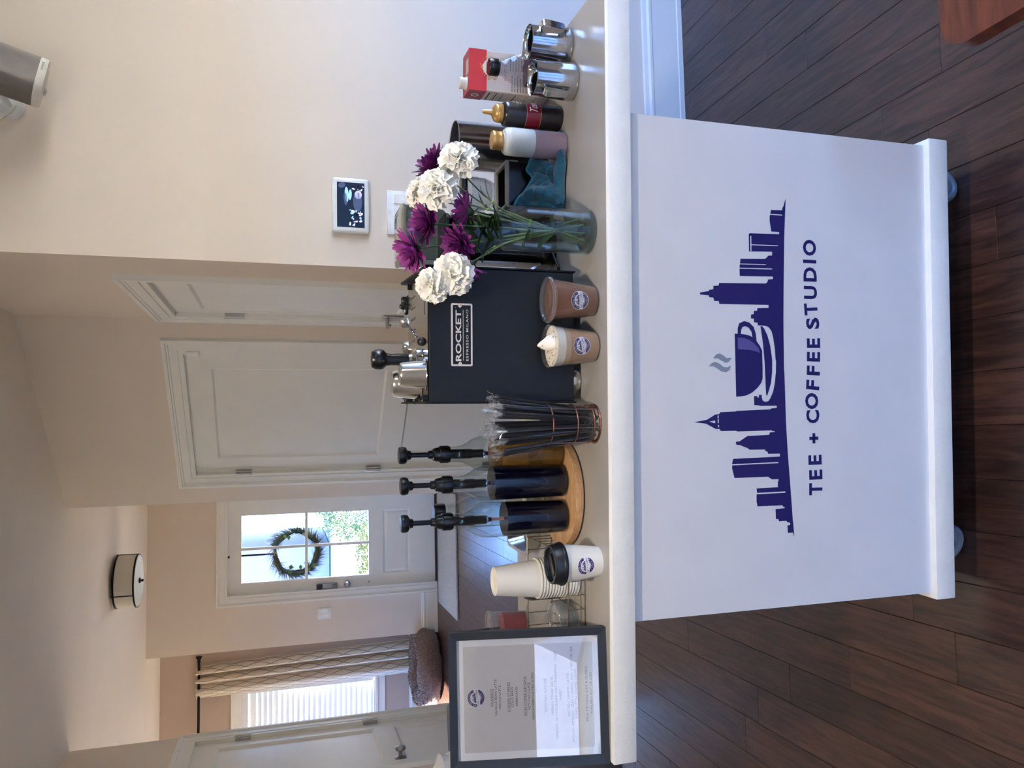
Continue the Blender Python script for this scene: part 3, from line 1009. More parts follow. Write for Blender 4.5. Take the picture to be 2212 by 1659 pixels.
TB = thing('wall_tablet', 'white wall-mounted smart tablet showing a photograph', 'tablet', (0.804, YW2, 1.281), 0)
M().rbox(-0.095, -0.020, -0.062, 0.095, -0.003, 0.062, 0.010, 4).build('case', mat('tablet_white', '#e4e6e2', 0.25), TB)
M().rbox(-0.06, -0.003, -0.045, 0.06, -0.0002, 0.045, 0.001).build('bracket', mat('white_plastic', '#e8e8e6', 0.4), TB)
sc2 = M()
def scr(a, b):
    return (a, -0.0203, b)
sc2.flat([(-0.077, -0.045), (0.077, -0.045), (0.077, 0.046), (-0.077, 0.046)], scr, 0)
def scp(dy):
    return lambda a, b: (a, -0.0203 - dy, b)
def ell(cx_, cz_, a, b, rot=0, n=20):
    return [(cx_ + a * math.cos(t) * math.cos(rot) - b * math.sin(t) * math.sin(rot), cz_ + a * math.cos(t) * math.sin(rot) + b * math.sin(t) * math.cos(rot)) for t in [2 * PI * i / n for i in range(n)]]
for (c_, z_, a, b, ro, mi) in [(0.012, -0.022, 0.034, 0.015, 0, 2), (0.036, -0.024, 0.014, 0.012, 0, 3), (0.035, 0.014, 0.026, 0.0065, 0.05, 4), (0.035, 0.0025, 0.018, 0.005, -0.05, 4), (0.02, 0.018, 0.022, 0.006, 0.1, 2), (0.066, 0.03, 0.009, 0.012, 0.4, 2)]:
    sc2.flat(ell(c_, z_, a, b, ro), scp(0.0002), mi)
rt_ = random.Random(2)
for k in range(26):
    c_, z_ = rt_.uniform(-0.072, -0.015), rt_.uniform(-0.042, 0.006)
    sc2.flat(ell(c_, z_, rt_.uniform(.003, .008), rt_.uniform(.0015, .004), rt_.uniform(0, 3), 9), scp(0.0003 + 0.00001 * k), rt_.choice([3, 3, 4, 1]))
for k in range(12):
    c_, z_ = rt_.uniform(0.05, 0.075), rt_.uniform(-0.042, -0.005)
    sc2.flat(ell(c_, z_, rt_.uniform(.002, .006), rt_.uniform(.001, .003), rt_.uniform(0, 3), 9), scp(0.0006 + 0.00001 * k), rt_.choice([3, 1]))
EM = lambda n, c, e: mat(n, c, 0.15, emit=(c, e), var=0.1, vs=60)
sc2.build('screen', [EM('screen_navy', '#101a2c', 0.4), EM('screen_black', '#0a0c12', 0.2), EM('screen_slate', '#34405a', 0.45), EM('screen_lilac', '#a9a9cf', 0.45), EM('screen_blue', '#7da0c8', 0.5)], TB, smooth=False, fixn=False)
M().lathe([(0.0001, -0.001), (0.0018, -0.0008), (0.002, 0.0005)], 12).move(Matrix.Translation((0.086, -0.0205, 0.008)) @ Matrix.Rotation(R(90), 4, 'X')).build('indicator', mat('led_green', '#c8f08a', 0.3, emit=('#c8f08a', 1.0)), TB)

# ------------------------------------------------------------------ wall speaker (only its lower end is in the frame)
SP = thing('wall_speaker', 'grey mesh speaker with white base on a wall bracket', 'speaker', (1.075, 2.450, 2.172), (R(17), R(9), R(8)))
def squircle(hx, hy, rr, n=8):
    out = []
    for (sx_, sy_, a0) in [(1, 1, 0), (-1, 1, 90), (-1, -1, 180), (1, -1, 270)]:
        for i in range(n + 1):
            a = R(a0 + 90 * i / n)
            out.append((sx_ * (hx - rr) + rr * math.cos(a), sy_ * (hy - rr) + rr * math.sin(a)))
    return out
def extr(mb, ring, zs, mi=0, cap=True):
    n = len(ring)
    vs = [(x * k, y * k, z) for z, k in zs for x, y in ring]
    fs = [(i * n + j, i * n + (j + 1) % n, (i + 1) * n + (j + 1) % n, (i + 1) * n + j) for i in range(len(zs) - 1) for j in range(n)]
    if cap:
        fs += [tuple(reversed(range(n))), tuple((len(zs) - 1) * n + j for j in range(n))]
    return mb.add(vs, fs, mi)
ring = squircle(0.067, 0.062, 0.046)
extr(M(), ring, [(-0.003, 0.96), (0.0, 0.985), (0.016, 1.0), (0.0175, 1.0), (0.018, 0.985)]).build('base_ring', mat('speaker_white', '#dcd8cf', 0.45), SP)
GR = mat('speaker_mesh', '#7d7872', 0.42, 0.7, 0.05, 30, bump=0.35, bs=900)
extr(M(), ring, [(0.018, 0.985), (0.15, 0.985)]).build('grille', GR, SP)
extr(M(), ring, [(0.15, 0.985), (0.152, 1.0), (0.168, 1.0), (0.172, 0.97)]).build('top_cap', mat('speaker_white', '#dcd8cf', 0.45), SP)
mb = M()
lettering(mb, 'SONOS', lambda a, b: (a, -0.0622, b), 0.022, 0.0065, 0.0075, space=1.1)
mb.build('lettering', INK, SP, smooth=False, fixn=False)
M().rbox(-0.012, 0.03, -0.010, 0.004, 0.045, -0.002, 0.001).build('foot', mat('speaker_white', '#dcd8cf', 0.45), SP)
BK = thing('speaker_bracket', 'white round wall bracket behind the speaker', 'bracket', (1.045, YW2, 2.29), 0)
mb = M().lathe([(0.001, 0.012), (0.034, 0.010), (0.040, 0.004), (0.040, 0.0)], 32)
mb.move(Matrix.Rotation(R(90), 4, 'X'))
mb.build('wall_disc', mat('bracket_white', '#d6d8d4', 0.4), BK)
M().tube([(0, -0.006, 0), (0.015, -0.03, 0.01), (0.03, -0.052, 0.02)], 0.011, 10).build('arm', mat('bracket_white', '#d6d8d4', 0.4), BK)
M().tube([(0.0, -0.014, -0.018), (-0.022, -0.018, -0.008), (-0.05, -0.012, 0.03), (-0.06, -0.008, 0.12), (-0.06, -0.006, 0.40)], 0.0028, 6).build('cable', mat('cable_white', '#d8d5cc', 0.5), BK)

# ------------------------------------------------------------------ dining window dressing
RD = thing('curtain_rod', 'black curtain rod with square finial above the dining window', 'curtain rod', (-2.2, YD - 0.09, 2.352), 0)
M().tube([(0, 0, 0), (-2.3, 0, 0)], 0.013, 10).build('rod', BLACKM, RD)
mb = M()
mb.lathe([(0.001, 0), (0.018, 0.0), (0.013, 0.02), (0.03, 0.05), (0.03, 0.058), (0.001, 0.06)], 4).move(Matrix.Rotation(R(90), 4, 'Y'))
mb.build('finial', BLACKM, RD, smooth=False)
mb = M()
for x in (-0.13, -2.0):
    mb.box(x - 0.008, 0, -0.012, x + 0.008, 0.0898, 0.0)
    mb.box(x - 0.02, 0.084, -0.05, x + 0.02, 0.0898, 0.03)
mb.build('bracket', BLACKM, RD, smooth=False)
CU = thing('curtain', 'cream curtain panel with grey trellis pattern', 'curtain', (-2.235, YD - 0.09, 0.02), 0)
# trellis print: two families of wavy diagonal lines
cm = mat('curtain_trellis', '#d2c6b4', 0.85, var=0.04, vs=120)
ct = cm.node_tree
cb = ct.nodes['Principled BSDF']
uvn = ct.nodes.new('ShaderNodeAttribute')
uvn.attribute_name = 'cloth'
sep = ct.nodes.new('ShaderNodeSeparateXYZ')
ct.links.new(uvn.outputs['Vector'], sep.inputs[0])
def mnode(op, a, b=None):
    n = ct.nodes.new('ShaderNodeMath')
    n.operation = op
    for i, q in enumerate((a, b)):
        if q is None:
            continue
        if isinstance(q, (int, float)):
            n.inputs[i].default_value = q
        else:
            ct.links.new(q, n.inputs[i])
    return n.outputs[0]
# ogee trellis: x = +-(0.25 + 0.22*cos(2 pi v)) repeated
fv = mnode('COSINE', mnode('MULTIPLY', sep.outputs['Y'], 2 * PI / 0.50))
amp = mnode('MULTIPLY', fv, 0.20)
fx = mnode('PINGPONG', mnode('MULTIPLY', sep.outputs['X'], 1 / 0.26), 0.5)
dd = mnode('ABSOLUTE', mnode('SUBTRACT', mnode('SUBTRACT', fx, 0.25), amp))
dd2 = mnode('ABSOLUTE', mnode('ADD', mnode('SUBTRACT', fx, 0.25), amp))
line = mnode('LESS_THAN', mnode('MINIMUM', dd, dd2), 0.028)
mixc = ct.nodes.new('ShaderNodeMixRGB')
base_link = cb.inputs['Base Color'].links[0].from_socket
ct.links.new(base_link, mixc.inputs[1])
mixc.inputs[2].default_value = lin('#8a8478')
ct.links.new(line, mixc.inputs[0])
ct.links.new(mixc.outputs[0], cb.inputs['Base Color'])
NU, NV = 90, 26
Wc, Hc = 0.33, 2.36
vs, fs, uv = [], [], []
for j in range(NV + 1):
    z = Hc * j / NV
    for i in range(NU + 1):
        u = i / NU
        k = 0.035 + 0.012 * math.sin(3 * u + 0.7 * z)
        flare = 1.0 + 0.10 * (1 - z / Hc)
        vs.append((-u * Wc * flare + 0.07 * (1 - z / Hc), k * math.sin(2 * PI * (3.0 * u + 1.1 * u * u * (1 - u) * 2) + 0.25 * math.sin(z)) , z))
        uv.append((u * 1.05, z, 0))
for j in range(NV):
    for i in range(NU):
        a = j * (NU + 1) + i
        fs.append((a, a + 1, a + NU + 2, a + NU + 1))
mb = M().add(vs, fs)
me = mb.data('panel', cm, True, 80, False)
at_ = me.attributes.new('cloth', 'FLOAT_VECTOR', 'POINT')
at_.data.foreach_set('vector', [c for q in uv for c in q])
pn = put('cloth_panel', me, CU)
sol = pn.modifiers.new('thick', 'SOLIDIFY')
sol.thickness = 0.003

# ------------------------------------------------------------------ pet bed, mat
PB = thing('pet_bed', 'round fluffy grey-brown pet bed on the floor under the curtain', 'pet bed', (-2.28, 7.93, 0.0), 0)
FUR = mat('plush_taupe', '#7d6a60', 0.95, var=0.25, vs=40, bump=0.6, bs=120, sheen=0.4)
mb = M()
def bedf(u, v):
    a, b = 2 * PI * u, 2 * PI * v
    R0, r0 = 0.275, 0.135 + 0.02 * noise.noise(Vector((3 * math.cos(a), 3 * math.sin(a), b)))
    rr = R0 + r0 * math.cos(b)
    z = 0.125 + r0 * 0.9 * math.sin(b)
    return (rr * math.cos(a), rr * math.sin(a), max(0.0, z))
mb.grid(bedf, 64, 28, 0)
mb.build('bolster', FUR, PB)
M().lathe([(0.001, 0.075), (0.12, 0.08), (0.2, 0.07), (0.22, 0.03), (0.22, 0.004), (0.001, 0.004)], 40).build('cushion', FUR, PB)
mb = M()
rf_ = random.Random(8)
for k in range(9000):
    u, v = rf_.random(), rf_.uniform(-0.12, 0.62)
    p0 = Vector(bedf(u, v))
    a = 2 * PI * u
    n_ = (p0 - Vector((0.275 * math.cos(a), 0.275 * math.sin(a), 0.125))).normalized()
    d = (n_ + Vector((rf_.gauss(0, .45), rf_.gauss(0, .45), rf_.gauss(0, .45)))).normalized() * rf_.uniform(0.010, 0.022)
    s_ = d.orthogonal().normalized() * 0.0025
    mb.add([p0 - s_, p0 + s_, p0 + d], [(0, 1, 2)])
mb.build('pile', FUR, PB, smooth=False, fixn=False, kind='stuff')

mb = M().rbox(-1.60, 6.83, 0.0005, -0.47, 7.70, 0.018, 0.006)
dm = mb.build('door_mat', mat('shag_grey', '#a9a69c', 0.95, var=0.25, vs=90, bump=0.8, bs=160, sheen=0.3), None)
tag(dm, 'flat light grey shag mat in front of the front door', 'mat')

# ------------------------------------------------------------------ wooden chest near the camera, bin and tote bag
CH = thing('wooden_chest', 'red-brown wooden chest with rounded top corner and fluted side', 'chest', (0.64, 0.945, 0), 0)
CHW = wood('cherry_wood', '#4a2114', '#7c3d26', (1, 6, 6), 4.0, 0.35, 0.3, 0.0, 0.05)
bm_ = [(0.0, -0.05)] + [(0.05 - 0.05 * math.cos(R(a)), -0.05 + 0.05 * math.sin(R(a))) for a in (15, 30, 45, 60, 75, 90)] + [(0.85, 0.0), (0.85, -0.6), (0.0, -0.6)]
M().prism([(x - 0.02, y + 0.01) for x, y in bm_], lambda a, b, t: (a, b, t), 0.418, 0.45).build('top', CHW, CH, ang=30)
CHD = wood('cherry_wood_dark', '#33130c', '#55251a', (6, 6, 1), 4.0, 0.35, 0.3, 0.0, 0.05)
M().box(0.03, -0.56, 0.06, 0.80, -0.04, 0.418).build('body', CHD, CH, smooth=False)
mb = M()
for k in range(16):
    y = -0.075 - k * 0.030
    mb.lathe([(0.012, 0.10), (0.012, 0.385)], 8, (0.03, y, 0), 0, None, R(90), R(270))
mb.build('flute', CHD, CH)
mb = M()
mb.box(0.012, -0.565, 0.385, 0.80, -0.03, 0.4178)
mb.box(0.012, -0.565, 0.0, 0.80, -0.03, 0.095)
mb.build('moulding', CHD, CH, smooth=False)

BN = thing('waste_bin', 'grey steel lidded bin behind the framed menu', 'bin', (-1.42, 3.52, 0), R(8))
extr(M(), squircle(0.19, 0.16, 0.03), [(0.0, 0.97), (0.02, 1.0), (0.69, 1.0)]).build('body', BRUSH, BN)
extr(M(), squircle(0.195, 0.165, 0.03), [(0.691, 1.0), (0.735, 1.0), (0.75, 0.97)]).build('lid', mat('bin_lid_dark', '#4a4b4d', 0.35, 0.6), BN)
TG = thing('tote_bag', 'crumpled off-white canvas bag resting on the bin', 'bag', (-1.50, 3.50, 0.7505), R(-15))
mb = M()
def bagf(u, v):
    a = 2 * PI * u
    n_ = noise.noise(Vector((2.2 * math.cos(a), 2.2 * math.sin(a), 4 * v)))
    rr = (0.085 + 0.014 * n_) * (1.0 if v < 0.6 else 1.0 - 0.75 * (v - 0.6) / 0.4)
    return (rr * 1.15 * math.cos(a), rr * 0.8 * math.sin(a), 0.001 + 0.115 * v + (0.015 * n_ if v > 0.05 else 0))
mb.grid(bagf, 40, 14, 0, True)
mb.build('cloth', mat('canvas_offwhite', '#cfc9c2', 0.9, var=0.06, vs=60, bump=0.25, bs=25), TG)
M().tube([(0.05, -0.03, 0.08), (0.075, -0.075, 0.06), (0.085, -0.08, 0.03), (0.075, -0.085, 0.004)], 0.005, 6).build('strap', BLACKM, TG)

# ------------------------------------------------------------------ added ceiling fill lights out of view, brightening the cart, walls and hall
for (x, y, lab, pw) in [(2.0, -0.6, 'added fill light in the ceiling nearest the side windows', 4.0), (-0.75, 3.2, 'added fill light in the hall ceiling', 2.2), (-0.15, 0.30, 'added fill light above the camera', 9.0)]:
    RL = thing('fill_fixture', lab, 'ceiling light', (x, y, ZC), 0, 'added ceiling fill lights')
    M().lathe([(0.062, -0.0005), (0.085, -0.0005), (0.087, -0.004), (0.075, -0.006), (0.062, -0.004)], 32).build('trim_ring', TRIM, RL)
    M().lathe([(0.0005, -0.0030), (0.062, -0.0030), (0.062, -0.0005), (0.0005, -0.0005)], 32).build('lens', mat('fill_lens', '#ffe2bd', 0.5, emit=('#ffd9ad', 6.0)), RL)
    ld = bpy.data.lights.new('fill_downlight', 'AREA')
    ld.shape = 'DISK'
    ld.size = 0.16
    ld.energy = pw
    ld.color = (1.0, 0.88, 0.74)
    lo = bpy.data.objects.new('fill_downlight', ld)
    COL.objects.link(lo)
    lo.parent = RL
    lo.location = (0, 0, -0.008)

# ------------------------------------------------------------------ cart front decal outlines (metres on the panel: x, height)
SKY= [(0.3441, 0.512), (0.3261, 0.5182), (0.3251, 0.5199), (0.319, 0.5208), (0.3177, 0.5472), (0.3041, 0.5506), (0.2954, 0.5508), (0.274, 0.5471), (0.274, 0.5286), (0.2697, 0.5286), (0.2677, 0.5979), (0.2654, 0.5999), (0.2308, 0.5999), (0.2329, 0.546), (0.2253, 0.5461), (0.2244, 0.5561), (0.2213, 0.5574), (0.2194, 0.5611), (0.2176, 0.5624), (0.2152, 0.6194), (0.2038, 0.6215), (0.1953, 0.6221), (0.1804, 0.6218), (0.1825, 0.5448), (0.1775, 0.5449), (0.1759, 0.5568), (0.1712, 0.5577), (0.1678, 0.5617), (0.1648, 0.6689), (0.1595, 0.6702), (0.1587, 0.6816), (0.1517, 0.6822), (0.1503, 0.6912), (0.1478, 0.6922), (0.1444, 0.7117), (0.1406, 0.7118), (0.1392, 0.6918), (0.1357, 0.6912), (0.1353, 0.6819), (0.1287, 0.6806), (0.1288, 0.6701), (0.1232, 0.6688), (0.1244, 0.5559), (0.1186, 0.556), (0.1172, 0.5822), (0.1121, 0.5828), (0.1117, 0.5902), (0.1048, 0.5908), (0.1042, 0.5971), (0.0961, 0.5973), (0.0959, 0.5907), (0.0886, 0.5903), (0.088, 0.5822), (0.0826, 0.5818), (0.082, 0.5625), (0.0789, 0.5559), (0.0715, 0.5498), (0.0587, 0.5462), (0.0373, 0.5428), (0.0137, 0.5412), (0.0111, 0.54), (-0.0109, 0.5408), (-0.0329, 0.5437), (-0.0505, 0.5479), (-0.0637, 0.5544), (-0.0698, 0.5596), (-0.0712, 0.5673), (-0.0679, 0.5728), (-0.0614, 0.5747), (-0.057, 0.5746), (-0.057, 0.5807), (-0.0624, 0.5818), (-0.0624, 0.5843), (-0.0596, 0.5848), (-0.0595, 0.5928), (-0.0776, 0.5921), (-0.0781, 0.581), (-0.0792, 0.58), (-0.0791, 0.5399), (-0.0835, 0.5399), (-0.0845, 0.5535), (-0.0862, 0.5543), (-0.0887, 0.6338), (-0.0898, 0.6346), (-0.0909, 0.6695), (-0.0946, 0.672), (-0.0951, 0.6805), (-0.1055, 0.7), (-0.1065, 0.7072), (-0.1098, 0.7281), (-0.1125, 0.7061), (-0.113, 0.7013), (-0.124, 0.6797), (-0.1235, 0.6723), (-0.128, 0.6688), (-0.128, 0.6337), (-0.1295, 0.6327), (-0.1286, 0.5529), (-0.1299, 0.5517), (-0.1302, 0.5458), (-0.1322, 0.5458), (-0.1327, 0.5568), (-0.1374, 0.5586), (-0.1389, 0.609), (-0.1493, 0.6273), (-0.1492, 0.6335), (-0.1517, 0.636), (-0.1561, 0.6336), (-0.1567, 0.6262), (-0.1631, 0.6089), (-0.1665, 0.6039), (-0.1667, 0.5687), (-0.1702, 0.5675), (-0.1712, 0.5632), (-0.1756, 0.5613), (-0.1759, 0.5337), (-0.1818, 0.5343), (-0.1834, 0.6421), (-0.1924, 0.6444), (-0.2031, 0.6446), (-0.2215, 0.6394), (-0.2214, 0.562), (-0.2248, 0.5582), (-0.2249, 0.5557), (-0.2272, 0.5539), (-0.2269, 0.5379), (-0.2306, 0.5379), (-0.2316, 0.5397), (-0.2432, 0.5399), (-0.2439, 0.5896), (-0.2537, 0.5882), (-0.2558, 0.5897), (-0.2699, 0.5899), (-0.2798, 0.5876), (-0.2802, 0.5292), (-0.2831, 0.5285), (-0.2837, 0.5252), (-0.286, 0.5242), (-0.2871, 0.546), (-0.3068, 0.5455), (-0.3078, 0.5392), (-0.312, 0.5385), (-0.312, 0.5205), (-0.3147, 0.5195), (-0.3157, 0.5128), (-0.3206, 0.5119), (-0.3213, 0.5186), (-0.3363, 0.5178), (-0.3363, 0.5062), (-0.3448, 0.5025), (-0.3088, 0.5058), (-0.2492, 0.5099), (-0.1764, 0.5152), (-0.1102, 0.5188), (-0.055, 0.5197), (-0.0108, 0.5208), (-0.0074, 0.5215), (0.0915, 0.5214), (0.1781, 0.5193), (0.2649, 0.5166)]
CUP= [(0.0652, 0.6351), (0.0652, 0.6216), (0.062, 0.6017), (0.0575, 0.592), (0.0516, 0.5859), (0.0411, 0.5775), (0.0326, 0.5727), (-0.0036, 0.572), (-0.0242, 0.5721), (-0.0329, 0.5755), (-0.0428, 0.5845), (-0.0525, 0.5972), (-0.0579, 0.6098), (-0.06, 0.6223), (-0.0606, 0.6334)]
HANDLE= [(0.0645, 0.6284), (0.0763, 0.6282), (0.0859, 0.6244), (0.0904, 0.6134), (0.0879, 0.6013), (0.0792, 0.5916), (0.0665, 0.5869), (0.0506, 0.5852), (0.0579, 0.5944), (0.0695, 0.5967), (0.0773, 0.6027), (0.0805, 0.6111), (0.0783, 0.6173), (0.0723, 0.6203), (0.0646, 0.6211)]
SHINE= [(0.0569, 0.6285), (0.0569, 0.6164), (0.0531, 0.6018), (0.0452, 0.5897), (0.0368, 0.5812), (0.0268, 0.577), (0.0303, 0.5875), (0.0329, 0.6021), (0.034, 0.6288)]
SAUCER= [(0.0806, 0.5756), (0.0814, 0.5719), (0.0765, 0.5671), (0.0628, 0.5598), (0.0436, 0.5539), (0.0222, 0.5505), (0.0111, 0.5494), (-0.0109, 0.5498), (-0.0329, 0.5527), (-0.0483, 0.558), (-0.0588, 0.5625), (-0.057, 0.5645), (-0.0439, 0.5651), (-0.011, 0.5663), (0.0049, 0.5669), (0.0433, 0.57), (0.0668, 0.5734)]
STEAM= [[(0.0149, 0.6845), (0.0229, 0.678), (0.0251, 0.6697), (0.022, 0.6626), (0.0158, 0.6543), (0.017, 0.6428), (0.0096, 0.6484), (0.0068, 0.6556), (0.0105, 0.6651), (0.0156, 0.6745)], [(-0.0009, 0.6945), (0.006, 0.6876), (0.0082, 0.6791), (0.0046, 0.6706), (-0.0018, 0.6609), (-0.0023, 0.6523), (0.0016, 0.6442), (-0.0071, 0.6475), (-0.0121, 0.6562), (-0.0104, 0.6659), (-0.004, 0.6756), (0.0002, 0.684)]]
GAPS= [[(0.3079, 0.5511), (0.3081, 0.521), (0.3098, 0.5209), (0.3096, 0.551)], [(0.2622, 0.5968), (0.2314, 0.5967), (0.2315, 0.5943), (0.2623, 0.5943)], [(0.2437, 0.5946), (0.2448, 0.5321), (0.2465, 0.532), (0.2454, 0.5945)], [(0.2039, 0.6215), (0.2053, 0.5614), (0.2068, 0.5613), (0.2054, 0.6215)], [(0.1951, 0.6226), (0.1967, 0.5466), (0.1987, 0.5465), (0.197, 0.6225)], [(-0.1962, 0.6449), (-0.1949, 0.5381), (-0.1927, 0.5382), (-0.1941, 0.645)], [(-0.2555, 0.5912), (-0.2551, 0.5228), (-0.2524, 0.523), (-0.2529, 0.5913)], [(-0.1092, 0.6945), (-0.1069, 0.6818), (-0.1126, 0.6814)], [(-0.0973, 0.6759), (-0.1027, 0.676), (-0.1027, 0.6735), (-0.0973, 0.6735)], [(-0.1048, 0.6757), (-0.1123, 0.6758), (-0.1123, 0.6734), (-0.1048, 0.6733)], [(-0.1162, 0.6754), (-0.1205, 0.6752), (-0.1204, 0.6728), (-0.1161, 0.673)]]
LET= [('T', -0.2511, 0.4334, 0.0317), ('E', -0.221, 0.4329, 0.0322), ('E', -0.1908, 0.4342, 0.0317), ('+', -0.1466, 0.4409, 0.0217), ('C', -0.1024, 0.438, 0.0322), ('O', -0.0705, 0.4401, 0.0325), ('F', -0.0385, 0.4369, 0.0317), ('F', -0.0082, 0.435, 0.0331), ('E', 0.0206, 0.4342, 0.033), ('E', 0.0491, 0.4337, 0.0338), ('S', 0.0907, 0.4351, 0.0335), ('T', 0.1198, 0.439, 0.0309), ('U', 0.1533, 0.4392, 0.0314), ('D', 0.1907, 0.4398, 0.031), ('I', 0.2172, 0.4401, 0.0315), ('O', 0.2456, 0.4401, 0.0323)]

# ------------------------------------------------------------------ the coffee cart
CA = thing('coffee_cart', 'white wheeled coffee cart with purple city skyline logo', 'cart', CT(0, 0, 0), PHI)
# worktop: shallow greyish laminate over a painted edge
mb = M()
mb.rbox(-0.7415, 0.0, 0.862, 0.7415, 0.602, 0.9092, 0.0025, 2)
WT = mb.build('worktop', EDGE_PAINT, CA)
TOPM = mat('worktop_grey_laminate', '#a7a39d', 0.26, 0, 0.05, 7, bump=0.02, bs=120, coat=0.15)
M().box(-0.739, 0.012, 0.9085, 0.739, 0.600, 0.9100).build('worktop_skin', TOPM, CA, smooth=False)
FP = M().box(-0.4845, 0.012, 0.152, 0.4845, 0.024, 0.8618).build('front_panel', WHITE_PAINT, CA, smooth=False)
def PX(d):
    return lambda a, b: (a, 0.012 - d, b)
M().flat(SKY, PX(0.0004)).build('skyline_decal', PURPLE, FP, smooth=False, fixn=False)
mb = M()
for q in GAPS:
    mb.flat(q, PX(0.0008))
mb.build('skyline_gap', WHITE_PAINT, FP, smooth=False, fixn=False)
mb = M()
mb.flat(CUP, PX(0.0006), 0)
mb.flat(HANDLE, PX(0.0007), 0)
mb.flat(SAUCER, PX(0.0006), 0)
mb.flat(SHINE, PX(0.0010), 1)
for q in STEAM:
    mb.flat(q, PX(0.0006), 2)
mb.build('cup_decal', [PURPLE, PURPLE2, DGREY], FP, smooth=False, fixn=False)
mb = M()
for i, (ch, x, z, h) in enumerate(LET):
    a, b = LET[max(i - 1, 0)], LET[min(i + 1, len(LET) - 1)]
    ro = math.atan2(b[2] - a[2], b[1] - a[1]) if ch != '+' and LET[max(i-1,0)][0] != '+' and LET[min(i+1,len(LET)-1)][0] != '+' else 0.0
    ro = max(-0.08, min(0.08, ro))
    hh = 0.0320
    if ch == '+':
        mb.box(x - 0.0105, 0.0114, 0.4490, x + 0.0105, 0.0119, 0.4555)
        mb.box(x - 0.0033, 0.0114, 0.4415, x + 0.0033, 0.0119, 0.4630)
        continue
    wid = {'I': 0.0072, 'T': 0.0245, 'E': 0.0200, 'F': 0.0195, 'O': 0.0330, 'C': 0.0270, 'D': 0.0295, 'U': 0.0270, 'S': 0.0235}[ch]
    vs_, fs_ = text2d(ch, 1.0, 0.035)
    y0, y1 = min(v[1] for v in vs_), max(v[1] for v in vs_)
    x0, x1 = min(v[0] for v in vs_), max(v[0] for v in vs_)
    pts = []
    for vx, vy in vs_:
        X = ((vx - x0) / (x1 - x0) - 0.5) * wid
        Y = (vy - y0) / (y1 - y0) * hh
        pts.append((x + X * math.cos(ro) - Y * math.sin(ro), 0.0116, z + X * math.sin(ro) + Y * math.cos(ro)))
    mb.add(pts, fs_)
mb.build('lettering', PURPLE, FP, smooth=False, fixn=False)
M().rbox(-0.497, -0.003, 0.108, 0.497, 0.055, 0.159, 0.0035, 2).build('plinth', EDGE_PAINT, CA)
for sx_ in (-1, 1):
    M().box(sx_ * 0.4835, 0.0245, 0.152, sx_ * 0.4675, 0.560, 0.8618).build('side_panel', WHITE_PAINT, CA, smooth=False)
    M().box(sx_ * 0.492, 0.056, 0.112, sx_ * 0.46, 0.562, 0.151).build('side_rail', EDGE_PAINT, CA, smooth=False)
M().box(-0.467, 0.0245, 0.130, 0.467, 0.560, 0.150).build('bottom_shelf', WHITE_PAINT, CA, smooth=False)
M().box(-0.467, 0.0245, 0.50, 0.467, 0.540, 0.518).build('middle_shelf', WHITE_PAINT, CA, smooth=False)
M().box(-0.47, 0.545, 0.112, 0.47, 0.562, 0.151).build('back_rail', EDGE_PAINT, CA, smooth=False)
# a flap bracket showing at the right foot
mb = M()
mb.add([(0.4850, 0.02, 0.158), (0.505, 0.06, 0.158), (0.505, 0.06, 0.163), (0.4850, 0.02, 0.19), (0.4850, 0.06, 0.158), (0.4850, 0.06, 0.19)], [(0, 1, 2, 3), (4, 5, 2, 1), (0, 3, 5, 4), (3, 2, 5), (0, 4, 1)])
mb.build('corner_bracket', mat('aged_plastic', '#d8d3b4', 0.6), CA, smooth=False)
RUB = mat('caster_rubber', '#6e757d', 0.5)
for (x, y, a) in [(0.425, 0.085, 18), (-0.395, 0.085, -14), (0.40, 0.50, 40), (-0.40, 0.50, -30)]:
    cs = bpy.data.objects.new('caster', None)
    COL.objects.link(cs)
    cs.parent = CA
    cs.location = (x, y, 0)
    cs.rotation_euler = (0, 0, R(a))
    wh = M()
    wh.lathe([(0.001, -0.012), (0.016, -0.014), (0.030, -0.010), (0.034, -0.014), (0.041, -0.013), (0.0445, -0.007), (0.0445, 0.007), (0.041, 0.013), (0.034, 0.014), (0.030, 0.010), (0.016, 0.014), (0.001, 0.012)], 36)
    wh.move(Matrix.Translation((0, 0, 0.0446)) @ Matrix.Rotation(R(90), 4, 'X'))
    wh.build('wheel', RUB, cs)
    hb2 = M().lathe([(0.001, -0.022), (0.007, -0.022), (0.009, -0.018), (0.009, 0.018), (0.007, 0.022), (0.001, 0.022)], 14)
    hb2.move(Matrix.Translation((0, 0, 0.0446)) @ Matrix.Rotation(R(90), 4, 'X'))
    hb2.build('axle', STEEL, cs)
    fk = M()
    for s_ in (-1, 1):
        fk.add([(-0.022, s_ * 0.017, 0.095), (0.022, s_ * 0.017, 0.095), (0.008, s_ * 0.017, 0.036), (-0.008, s_ * 0.017, 0.036), (-0.022, s_ * 0.0195, 0.095), (0.022, s_ * 0.0195, 0.095), (0.008, s_ * 0.0195, 0.036), (-0.008, s_ * 0.0195, 0.036)],
               [(0, 1, 2, 3), (7, 6, 5, 4), (0, 4, 5, 1), (1, 5, 6, 2), (2, 6, 7, 3), (3, 7, 4, 0)])
    fk.box(-0.024, -0.0195, 0.093, 0.024, 0.0195, 0.097)
    fk.lathe([(0.001, 0.107), (0.022, 0.107), (0.022, 0.097), (0.001, 0.097)], 18)
    fk.build('fork', STEEL, cs, smooth=False)

